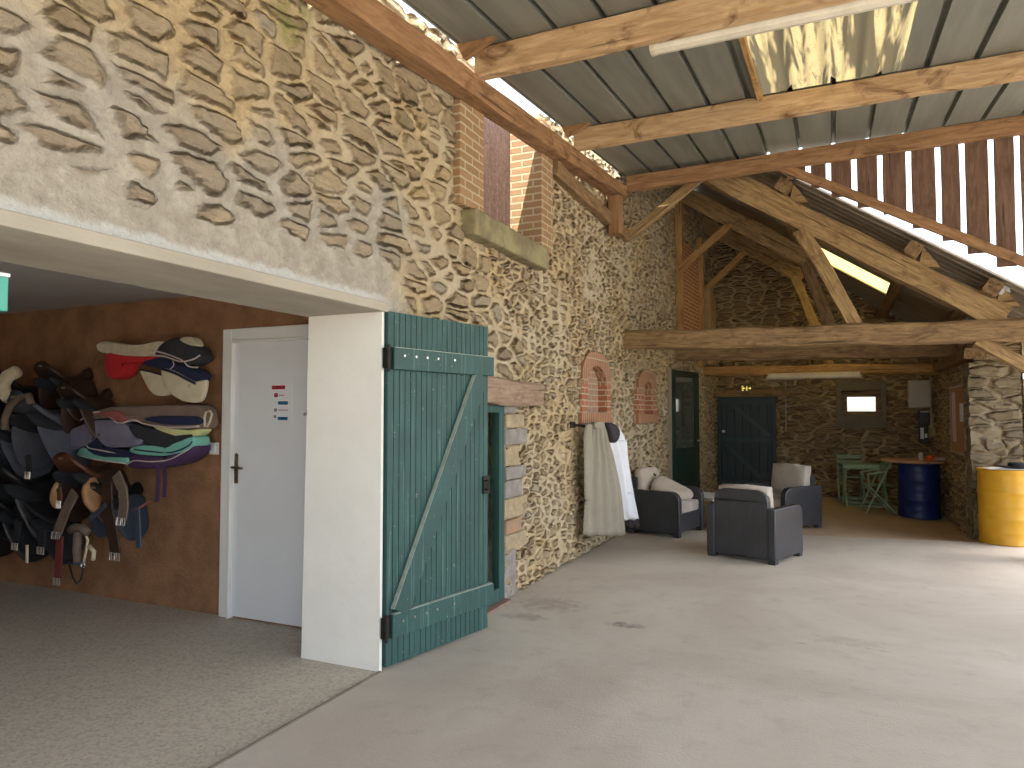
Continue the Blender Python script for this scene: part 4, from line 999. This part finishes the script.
# ------------------------------------------------------------------ garden table and folding chairs
def gz(x, y): return fz(x, y)
gt = empty('garden_table', (.42, 13.25, gz(.42, 13.25)), 'sage green slatted garden table near the back wall', 'table', local=True); gt.rotation_euler.z = RZ(8)
for i in range(6): MB().span((-.36, -.26 + i * .088, .70), (.36, -.26 + i * .088 + .075, .72)).build('slat', M['green_metal'], gt, .003)
MB().span((-.36, -.27, .66), (.36, -.255, .70)).span((-.36, .255, .66), (.36, .27, .70)).span((-.36, -.26, .66), (-.345, .26, .70)).span((.345, -.26, .66), (.36, .26, .70)).build('apron', M['green_metal'], gt)
for x in (-.30, .30):
    for s in (-1, 1): MB().bar((x, -.26 * s, 0), (x, .2 * s, .68), .022, .03, (1, 0, 0)).build('leg', M['green_metal'], gt)
for y in (-.235, .235): MB().bar((-.3, y, .05), (.3, y, .05), .02, .025).build('stretcher', M['green_metal'], gt)
def folding_chair(x, y, yaw, label, arms=False):
    e = empty('folding_chair', (x, y, gz(x, y)), label, 'chair', 'green folding garden chairs', local=True); e.rotation_euler.z = yaw
    g = M['green_metal']
    for s in (-1, 1):
        X_ = s * .20
        MB().bar((X_, -.22, 0), (X_ * .96, .16, .82), .022, .032, (1, 0, 0)).build('leg', g, e, .002)       # front foot to back top
        MB().bar((X_ * .88, .24, 0), (X_ * .88, -.17, .45), .022, .032, (1, 0, 0)).build('leg', g, e, .002)
        if arms: MB().bar((X_ * 1.05, -.20, .62), (X_ * 1.05, .10, .68), .05, .02).build('armrest', g, e, .002)
        if arms: MB().bar((X_ * 1.05, -.17, .44), (X_ * 1.05, -.17, .62), .02, .02, (0, 1, 0)).build('arm_post', g, e, .002)
    for i in range(5): MB().span((-.19, -.20 + i * .078, .435), (.19, -.20 + i * .078 + .062, .452)).build('seat_slat', g, e, .002)
    for z in (.60, .69, .78): MB().bar((-.2, -.22 + .463 * z, z), (.2, -.22 + .463 * z, z), .014, .062).build('back_slat', g, e, .002)
    for yy, z in ((-.185, .08), (.20, .06)): MB().bar((-.19, yy, z), (.19, yy, z), .018, .025).build('stretcher', g, e)
    return e
folding_chair(.22, 13.78, RZ(4), 'green folding chair behind the garden table against the back wall')
folding_chair(.58, 12.72, RZ(-78), 'green folding chair beside the blue drum, facing left', True)

# ------------------------------------------------------------------ coats on the wall
CP = V((-2.33, 6.95, 0)); CDIR = V((.42, .906, 0)).normalized(); CN = V((CDIR.y, -CDIR.x, 0))
def drape(rows, off, thick, folds, amp, name, m, parent, seed=0, cols=26):
    """cloth hanging between the left and right outline (photo rows), folded front and back"""
    mb = MB(); nr = len(rows); fine = []
    for a, b in zip(rows, rows[1:]):
        for k in range(5): fine.append([a[i] + (b[i] - a[i]) * k / 5 for i in range(3)])
    fine.append(list(rows[-1])); R = len(fine)
    for side in (1, -1):
        for j, (y, xl, xr) in enumerate(fine):
            pl = onp(xl, y, CP + CN * off, CN); pr = onp(xr, y, CP + CN * off, CN); g = j / R
            for i in range(cols + 1):
                t = i / cols; p = pl.lerp(pr, t)
                edge = math.sin(math.pi * min(1, max(0, t))) ** .5
                wv = math.sin(t * folds * math.pi * 2 + seed + .6 * math.sin(g * 3 + seed)) * amp * (.25 + g) + noise.noise(p * 5 + V((seed, 0, 0))) * amp * .8
                hem = (.012 * math.sin(t * folds * 6.3 + seed) if j == R - 1 else 0)
                mb.v.append(p + CN * (side * thick / 2 * edge + wv * edge) + V((0, 0, hem)))
    n = cols + 1
    for s in (0, 1):
        for j in range(R - 1):
            for i in range(cols):
                a = s * R * n + j * n + i; mb.f.append((a, a + 1, a + n + 1, a + n))
    for j in range(R - 1):
        for i in (0, cols): a = j * n + i; b = a + R * n; mb.f.append((a, b, b + n, a + n))
    for i in range(cols):
        for j in (0, R - 1): a = j * n + i; b = a + R * n; mb.f.append((a, a + 1, b + 1, b))
    return mb.build(name, m, parent, smooth=True)
rk = empty('coat_rack', (-2.4, 6.9, 1.38), 'iron coat rack arm sticking out of the wall below the brick niche', 'coat rack')
ra, rb = V((-2.42, 6.80, 1.375)), CP + CDIR * .50 - CN * .07 + V((0, 0, 1.345))
MB().tube([ra, CP + CDIR * .05 - CN * .07 + V((0, 0, 1.36)), rb], .012, 8).build('arm', M['iron'], rk)
for u in (.02, .20, .42):
    b = CP + CDIR * u - CN * .07 + V((0, 0, 1.35)); MB().tube([b, b + CN * .05, b + CN * .07 + V((0, 0, .03))], .007, 6).build('hook', M['iron'], rk)
MB().box(ra, (.02, .12, .06)).build('wall_plate', M['iron'], rk, .003)
g = empty('coat', CP + V((.1, .2, .1)), 'long grey olive coat hanging on the stone wall beside the shutter side', 'coat', 'coats on the rack')
g['label'] = 'long grey olive coat hanging leftmost on the wall rack'
drape([(422, 592.5, 603), (428, 591.5, 605), (440, 590.5, 608), (455, 589, 613), (486, 585.5, 620), (512, 584, 623.5), (535, 583, 625.5)], 0, .10, 4.2, .022, 'body', M['coat_grey'], g, 1.0)
drape([(424, 586, 592), (436, 583.5, 592), (465, 584, 592), (492, 584, 591), (500, 584.5, 591)], .045, .05, 1, .006, 'sleeve', M['coat_grey'], g, 2.0, 12)
drape([(422, 595, 602), (425, 594, 603.5), (428, 595, 604)], .045, .04, 1, .004, 'collar', M['coat_grey'], g, 3.0, 12)
w_ = empty('coat', CP + CDIR * .5 + V((0, 0, .2)), 'white coat hanging behind the grey olive coat on the rack', 'coat', 'coats on the rack')
drape([(423, 606, 613), (428, 605, 619), (436, 605, 624), (448, 607, 626.5), (468, 611, 629), (498, 616, 634), (514, 618, 637.5), (519, 622, 638.5)], -.09, .08, 2.2, .014, 'body', M['coat_white'], w_, 2.2)
drape([(440, 618, 626.5), (455, 619, 627.5), (475, 621, 630.5), (494, 624, 633)], -.06, .05, 1, .006, 'sleeve', M['coat_white'], w_, 4.0, 12)
dk = empty('jacket', CP + CDIR * .65 + V((0, 0, .15)), 'dark jacket hanging below and behind the white coat hem', 'jacket', 'coats on the rack')
drape([(452, 612, 624), (480, 618, 632), (512, 624, 637), (527, 627, 639.5)], -.17, .07, 2, .01, 'body', M['coat_dark'], dk, 1.4)
ct = empty('hat', CP + CDIR * .40 + V((0, 0, 1.22)), 'dark plum hat hung on the rack between the grey and white coats', 'hat')
hp = [onp(x, y, CP + CN * .02, CN) for x, y in ((604, 424), (608, 422.5), (613, 424), (617, 430), (616.5, 438), (613, 443), (609, 441), (607, 434))]
MB().pillow(hp, CN, .12, sub=2, seed=5).build('crown', M['coat_dark'], ct, smooth=True)
MB().tube([onp(x, y, CP + CN * .03, CN) for x, y in ((605, 425), (608, 434), (611, 441.5), (614, 442))], .008, 6).build('band', M['blackcloth'], ct)

# ------------------------------------------------------------------ tack on the brown wall
YT = 3.66
def T(px, py, y=YT): return on(px, py, 1, y)
SLAB = ((1, .78), (.985, .93), (.95, 1), (.7, 1.02), (.3, 1.02))
def pad(name, outline, m, label, depth=.42, y=None, cat='saddle pad', trims=(), wob=.008, seed=0, prof=SLAB, group='folded saddle pads'):
    off = 0 if y is None else (y - YT) * .6
    depth *= .36; y = 3.80 + off
    c = sum((T(*p, y) for p in outline), V()) / len(outline)
    e = empty(name, c, label, cat, group)
    MB().pillow([T(*p, y) for p in outline], (0, 1, 0), depth, prof, wob, seed, 3).build('cloth', m, e, smooth=True)
    yf = y - depth / 2 * 1.0
    for pts, r, mt in trims:
        q = [T(*p, y) for p in pts]; q = [V((p.x, yf, p.z)) for p in q]
        fine = []
        for i in range(len(q) - 1):
            p0, p1, p2, p3 = q[max(0, i - 1)], q[i], q[i + 1], q[min(len(q) - 1, i + 2)]
            for k in range(4):
                t = k / 4; fine.append(.5 * (2 * p1 + (p2 - p0) * t + (2 * p0 - 5 * p1 + 4 * p2 - p3) * t * t + (3 * p1 - p0 - 3 * p2 + p3) * t ** 3))
        fine.append(q[-1]); MB().tube(fine, r, 8).build('piping', mt, e, smooth=True)
    return e
# upper group right
pad('saddle_pad', [(103, 345), (112, 342), (130, 345), (150, 345), (165, 342), (172, 345), (168, 351), (155, 357), (130, 356), (113, 354), (104, 351)], M['fleece'], 'rolled cream fleece pad lying topmost on the wall rack', .34)
pad('saddle_pad', [(113, 354), (130, 356), (150, 357), (165, 357), (150, 362), (131, 361), (129, 372), (124, 378), (118, 379), (113, 372)], M['pad_red'], 'bright red saddle pad hanging below the cream fleece roll', .36, group='folded saddle pads')
pad('saddle_pad', [(165, 348), (173, 342), (185, 338), (198, 345), (207, 355), (204, 362), (193, 366), (178, 361), (162, 357)], M['charcoal'], 'charcoal saddle pad with white piping at the right end of the top rack', .36,
    trims=[([(158, 356), (172, 357), (188, 362), (200, 360), (207, 356)], .006, M['piping']), ([(160, 351), (175, 355), (190, 361), (196, 367), (205, 368)], .006, M['piping']), ([(180, 361), (181, 366), (177, 370)], .004, M['piping'])])
pad('saddle_pad', [(183, 340), (190, 337), (197, 339), (200, 346), (192, 345)], M['fleece'], 'small cream fleece tuft on top of the charcoal pad', .20, y=3.60)
pad('saddle_pad', [(142, 370), (148, 372), (170, 377), (172, 392), (165, 396), (155, 394), (147, 384)], M['cream'], 'cream half pad tucked behind the larger cream half pad', .10, y=3.60, trims=[([(142, 370), (150, 371), (160, 374), (171, 377)], .007, M['charcoal'])])
pad('saddle_pad', [(163, 369), (175, 371), (190, 379), (200, 383), (207, 380), (206, 392), (200, 402), (185, 401), (172, 393), (165, 383)], M['cream'], 'large cream half pad hanging below the navy pad near the door', .10, y=3.55, trims=[([(164, 369), (176, 373), (190, 380), (198, 384)], .010, M['navy'])])
pad('saddle_pad', [(150, 360), (166, 358), (182, 364), (200, 370), (206, 378), (197, 383), (180, 376), (163, 369), (152, 366)], M['navy'], 'navy saddle pad sandwiched above the two cream half pads', .34)
# lower pile
pad('saddle_pad', [(88, 420), (103, 412), (120, 407), (150, 406), (190, 405), (206, 406), (211, 418), (209, 428), (190, 428), (160, 424), (145, 420), (130, 422), (118, 417), (105, 415)], M['taupe_pad'], 'taupe saddle pad with rose underside folded on top of the lower pile', .44,
    trims=[([(90, 420), (105, 412), (118, 416), (128, 423), (143, 420), (155, 424), (175, 427), (195, 427), (208, 426)], .007, M['piping'])])
pad('saddle_pad', [(102, 414), (112, 411), (124, 411), (131, 418), (126, 422), (116, 417)], M['rose'], 'old rose fold showing at the left of the taupe pad', .30, y=3.58, seed=4)
pad('saddle_pad', [(150, 419), (165, 416), (190, 416), (205, 417), (206, 424), (190, 425), (168, 424)], M['navy'], 'navy lining showing inside the folded taupe pad', .34, y=3.60, seed=5)
pad('saddle_pad', [(158, 425), (175, 428), (195, 430), (207, 429), (200, 436), (182, 438), (168, 434)], M['piping_yellow'], 'pale yellow edged pad fold under the taupe pad', .30, y=3.64)
tag(MB().tube([*[T(a, b, 3.74) for a, b in ((205, 427), (204.5, 418), (206, 412), (210, 411), (212, 414), (210, 421), (207, 427))]], .008, 8).build('pad_strap', M['cream'], smooth=True), 'cream strap loop at the right end of the lower pad pile', 'strap')
pad('blanket', [(79, 432), (92, 424), (105, 420), (120, 420), (135, 425), (142, 436), (152, 440), (145, 446), (128, 447), (115, 446), (104, 434), (95, 438), (86, 450), (79, 446)], M['mauve'], 'mauve grey blanket folded in the middle of the pad pile', .46, cat='blanket', wob=.02, seed=9)
pad('saddle_pad', [(136, 425), (160, 428), (185, 436), (200, 434), (198, 444), (180, 447), (155, 445), (144, 438)], M['charcoal'], 'charcoal pad squeezed beside the mauve blanket', .40, seed=7)
pad('saddle_pad', [(96, 433), (105, 435), (112, 446), (130, 449), (142, 452), (135, 457), (120, 458), (100, 454), (93, 448)], M['navy'], 'dark spotted pad inside the mint edged pad', .40, seed=8, trims=[([(104, 434), (96, 441), (97, 447), (110, 450), (132, 454)], .006, M['piping'])])
pad('saddle_pad', [(86, 452), (92, 447), (100, 453), (120, 458), (136, 457), (136, 463), (120, 461), (102, 458), (88, 456)], M['mint'], 'mint green edged saddle pad at the left of the pile', .44, y=3.64, trims=[([(86, 454), (100, 458), (120, 461), (136, 463)], .005, M['piping'])])
pad('saddle_pad', [(137, 450), (143, 446), (160, 445), (180, 448), (197, 441), (201, 436), (202, 444), (195, 450), (175, 455), (155, 455), (142, 453)], M['mint'], 'mint green saddle pad folded at the right of the pile', .42, y=3.64, trims=[([(143, 449), (160, 451), (180, 452), (196, 446), (201, 441)], .006, M['navy'])])
pad('saddle_pad', [(136, 460), (143, 454), (160, 456), (178, 456), (196, 449), (202, 444), (201, 453), (190, 462), (170, 467), (150, 468), (137, 466)], M['purple'], 'purple saddle pad with white piping at the bottom of the pile', .44,
    trims=[([(136, 464), (144, 460), (160, 461), (178, 459), (194, 451), (201, 446)], .006, M['piping'])])
for a, b, lab in ((157, 502, 'purple strap hanging from the purple pad, left of the pair'), (164, 497, 'purple strap hanging from the purple pad, right of the pair')):
    tag(MB().strap([T(a, 462, 3.72), T(a + 1, 480, 3.72), T(a, b, 3.72)], .035, .006, (1, 0, 0)).build('pad_strap', M['purple']), lab, 'strap', 'purple pad straps')
# saddles
def saddle(px, py, m, label, s=1.0, roll=None, y0=3.93, leather=None, cover=None, flapm=None, tilt=0):
    """saddle on a wall rack, pommel to the wall, cantle towards the room; pixel = middle of the seat"""
    c = T(px, py, 3.68); e = empty('saddle', (c.x, y0, c.z), label, 'saddle', 'saddles on the wall racks', local=True)
    e.rotation_euler = (0, tilt, 0); e.scale = (s, s, s)
    mb = MB(); nu, nv = 14, 12
    for side in (0, 1):
        for i in range(nu + 1):
            u = i / nu; w = .085 + .085 * u ** .8 - (.05 * max(0, u - .85) / .15)
            zz = .10 * ((u - .42) / .5) ** 2 + (.03 if u < .12 else 0)
            for j in range(nv + 1):
                v = j / nv * 2 - 1
                mb.v.append(V((v * w * (1.0 - .04 * side), -.45 * u, zz - (v * v) * .075 * (1 - .35 * u) - side * (.045 * (1 - v * v * .6) + .012))))
    n = nv + 1
    for sd in (0, 1):
        for i in range(nu):
            for j in range(nv): a = sd * (nu + 1) * n + i * n + j; mb.f.append((a, a + 1, a + n + 1, a + n))
    k = (nu + 1) * n
    for i in range(nu):
        for j in (0, nv): a = i * n + j; mb.f.append((a, a + n, a + n + k, a + k))
    for j in range(nv):
        for i in (0, nu): a = i * n + j; mb.f.append((a, a + 1, a + 1 + k, a + k))
    mb.build('seat', m, e, smooth=True)
    for sg in (-1, 1):
        def q(u, z): return (sg * (.11 + .10 * min(1, -z / .35)), -u, z - .02)
        fo = [q(.04, 0), q(-.0, -.16), q(.03, -.32), (sg * .215, -.13, -.43), q(.27, -.39), q(.36, -.22), q(.38, -.06), q(.22, .0)]
        MB().pillow(fo, (1, 0, .25 * sg), .028, sub=3).build('flap', flapm or m, e, smooth=True)
        po = [(sg * .06, -.05, -.06), (sg * .10, -.05, -.13), (sg * .14, -.22, -.16), (sg * .15, -.40, -.10), (sg * .10, -.44, -.02), (sg * .06, -.25, -.05)]
        MB().pillow(po, (1, 0, .5 * sg), .06, sub=3).build('panel', M['blackcloth'], e, smooth=True)
        if roll:
            ro = [q(.30, -.04), q(.40, -.10), q(.41, -.22), q(.34, -.30), q(.27, -.2)]
            MB().pillow([V(p) + V((sg * .025, 0, 0)) for p in ro], (1, 0, .2 * sg), .05, sub=3).build('knee_roll', roll, e, smooth=True)
    if leather:
        for sg in (-1, 1):
            MB().strap([(sg * .15, -.18, -.03), (sg * .235, -.18, -.25), (sg * .24, -.18, -.50)], .03, .006, (0, 1, 0)).build('stirrup_leather', leather, e)
            MB().tube([(sg * .24, -.18 + .05 * math.cos(t), -.56 + .06 * math.sin(t)) for t in [i * math.pi / 6 for i in range(12)]], .006, 6, True).build('stirrup', M['steel'], e)
    MB().box((0, -.463, .085), (.05, .006, .018)).build('nail_plate', M['steel'], e)
    return e
saddle(58, 376, M['brown_dark'], 'dark brown saddle in the top row left of the red pad', .85)
saddle(78, 397, M['brown_dark'], 'dark brown saddle with bright nails just above the pad pile', .8)
saddle(20, 385, M['black'], 'black saddle high at the left end of the rack with cream roll', roll=None)
saddle(50, 410, M['grey_cover'], 'saddle under a grey cloth cover in the middle left', 1.15, flapm=M['grey_cover'])
saddle(12, 425, M['grey_cover'], 'grey covered saddle at the left edge of the frame', 1.1, flapm=M['grey_cover'])
saddle(88, 468, M['brown'], 'shiny brown leather saddle with tan knee rolls below the pad pile', 1.0, roll=M['tan'], flapm=M['brown_dark'])
saddle(30, 478, M['black'], 'black saddle with wide dark flap in the lower left row', 1.2)
saddle(108, 495, M['black'], 'black saddle at the bottom right of the tack with blue grey flap', .8, flapm=M['bluegrey'])
saddle(12, 505, M['black'], 'black saddle at the lower left edge of the rack', 1.05)
saddle(42, 515, M['blackcloth'], 'black padded saddle at the bottom of the lower left row', .9)
tag(MB().tube([T(x, y, 3.42) for x, y in ((16, 372), (8, 376), (3, 384), (4, 392), (9, 398))], .05, 12).build('sheepskin_roll', M['fleece'], smooth=True), 'curved cream sheepskin roll at the upper left', 'roll')
tag(MB().tube([T(x, y, 3.40) for x, y in ((5, 430), (5, 418), (10, 406), (20, 398), (29, 396), (31, 404))], .028, 10).build('fleece_trim', M['taupe'], smooth=True), 'taupe fleece edge looped over the grey covered saddle at the left', 'fleece trim')
# girths and straps with buckles
def girth(pts, w, m, label, y, buckle=True, group='girths hanging from the saddles', name='girth'):
    q = [T(*p, y) for p in pts]; e = empty(name, q[-1], label, 'girth' if name == 'girth' else 'strap', group)
    fine = [q[i].lerp(q[i + 1], k / 4) for i in range(len(q) - 1) for k in range(4)] + [q[-1]]
    MB().strap(fine, w, .014, (1, 0, 0)).build('webbing', m, e, .003)
    if buckle:
        b = q[-1]
        for s in (-1, 1):
            c = b + V((s * w * .26, -.012, -.01)); r = w * .22
            MB().tube([c + V((-r, 0, -.025)), c + V((r, 0, -.025)), c + V((r, 0, .025)), c + V((-r, 0, .025))], .004, 6, True).tube([c + V((0, 0, -.025)), c + V((0, -.004, .03))], .003, 6).build('buckle', M['steel'], e)
    return e
girth([(75, 492), (66, 510), (57, 534)], .09, M['taupe'], 'taupe girth slanting down to double buckles in the middle of the tack', 3.42)
girth([(60, 536), (59, 555), (58, 580)], .075, M['burgundy'], 'burgundy girth hanging lowest, below the slanting taupe girth', 3.44)
girth([(107, 482), (108, 510), (113, 535), (116, 555)], .10, M['brown_dark'], 'dark brown girth hanging left of the taupe strap under the pads', 3.40)
girth([(116, 474), (123, 490), (124, 505), (122, 520)], .085, M['taupe'], 'broad taupe girth with double buckles hanging in front under the pads', 3.34)
girth([(59, 488), (60, 495), (60, 503)], .045, M['brown'], 'short brown strap with a bright buckle at the tan knee roll', 3.36)
girth([(18, 520), (17, 535), (16, 545)], .07, M['blackcloth'], 'black girth with buckles at the lower left', 3.40)
girth([(28, 455), (29, 465), (29, 474)], .06, M['blackcloth'], 'black girth with pale buckles high on the left', 3.36)
girth([(42, 530), (42, 542), (42, 549)], .08, M['blackcloth'], 'wide black girth with two steel buckles below the bottom saddle', 3.40)
girth([(27, 545), (27, 556), (27, 563)], .02, M['cream'], 'cream strap end hanging at the lower left', 3.44, False, name='strap')
girth([(137, 506), (138, 525), (139, 548)], .05, M['bluegrey'], 'blue grey stirrup leather hanging right of the girths', 3.40, False, name='stirrup_leather')
girth([(133, 511), (141, 507), (150, 501)], .012, M['rose'], 'pink edged strap across the blue grey flap', 3.40, False, name='strap')
girth([(89, 520), (97, 513), (106, 505)], .03, M['bluegrey'], 'slanting blue grey strap on the black saddle', 3.36, False, name='strap')
bl = empty('bridle', T(80, 585, 3.46), 'bridle with cream cheek pieces and a looped rein below the girths', 'bridle')
for pts, r, m in (([(70, 530), (75, 527), (82, 528), (88, 533)], .03, M['taupe']), ([(78, 532), (77, 550), (78, 562)], .03, M['taupe']), ([(66, 562), (74, 563), (82, 563)], .014, M['bluegrey']),
                  ([(69, 564), (73, 578), (77, 584), (81, 579), (84, 565)], .006, M['black']), ([(84, 532), (88, 540), (86, 552), (83, 565)], .009, M['cream']), ([(89, 546), (94, 552), (93, 560)], .016, M['cream'])):
    MB().tube([T(x, y, 3.46) for x, y in pts], r, 8).build('rein' if r == .006 else 'cheek_strap', m, bl, smooth=True)
MB().tube([T(83, 565, 3.45) + V((.02 * math.cos(t), 0, .02 * math.sin(t))) for t in [i * math.pi / 5 for i in range(10)]], .004, 6, True).build('bit_ring', M['steel'], bl)

# ------------------------------------------------------------------ light
w = bpy.data.worlds.new('sky'); SC.world = w; w.use_nodes = True; nt = w.node_tree; nt.nodes.clear()
out = nt.nodes.new('ShaderNodeOutputWorld'); bg = nt.nodes.new('ShaderNodeBackground'); sk = nt.nodes.new('ShaderNodeTexSky')
sk.sky_type = 'NISHITA'; sk.sun_disc = False; sk.sun_elevation = RZ(56); sk.sun_rotation = RZ(70); sk.air_density = 1.0; sk.dust_density = 2.5; sk.ozone_density = 1.0
hs = nt.nodes.new('ShaderNodeHueSaturation'); hs.inputs['Saturation'].default_value = .5; nt.links.new(sk.outputs[0], hs.inputs['Color']); nt.links.new(hs.outputs[0], bg.inputs[0]); nt.links.new(bg.outputs[0], out.inputs[0]); bg.inputs[1].default_value = .32
sl = bpy.data.lights.new('sun', 'SUN'); sl.energy = 6.0; sl.angle = RZ(.6); sl.color = (1, .95, .86)
so = bpy.data.objects.new('sun', sl); COL.objects.link(so)
sd = V((.30, -.55, 1.15)).normalized(); so.rotation_euler = sd.to_track_quat('Z', 'Y').to_euler(); so.location = (8, 4, 12)
SC.view_settings.view_transform = 'Standard'; SC.view_settings.look = 'None'; SC.view_settings.gamma = 1
try: SC.view_settings.use_curve_mapping = False
except Exception: pass
SC.view_settings.exposure = 1.27
SC.cycles.max_bounces = 10; SC.cycles.diffuse_bounces = 7; SC.cycles.sample_clamp_indirect = 8
for o in bpy.data.objects:
    if '_o' in o: del o['_o']
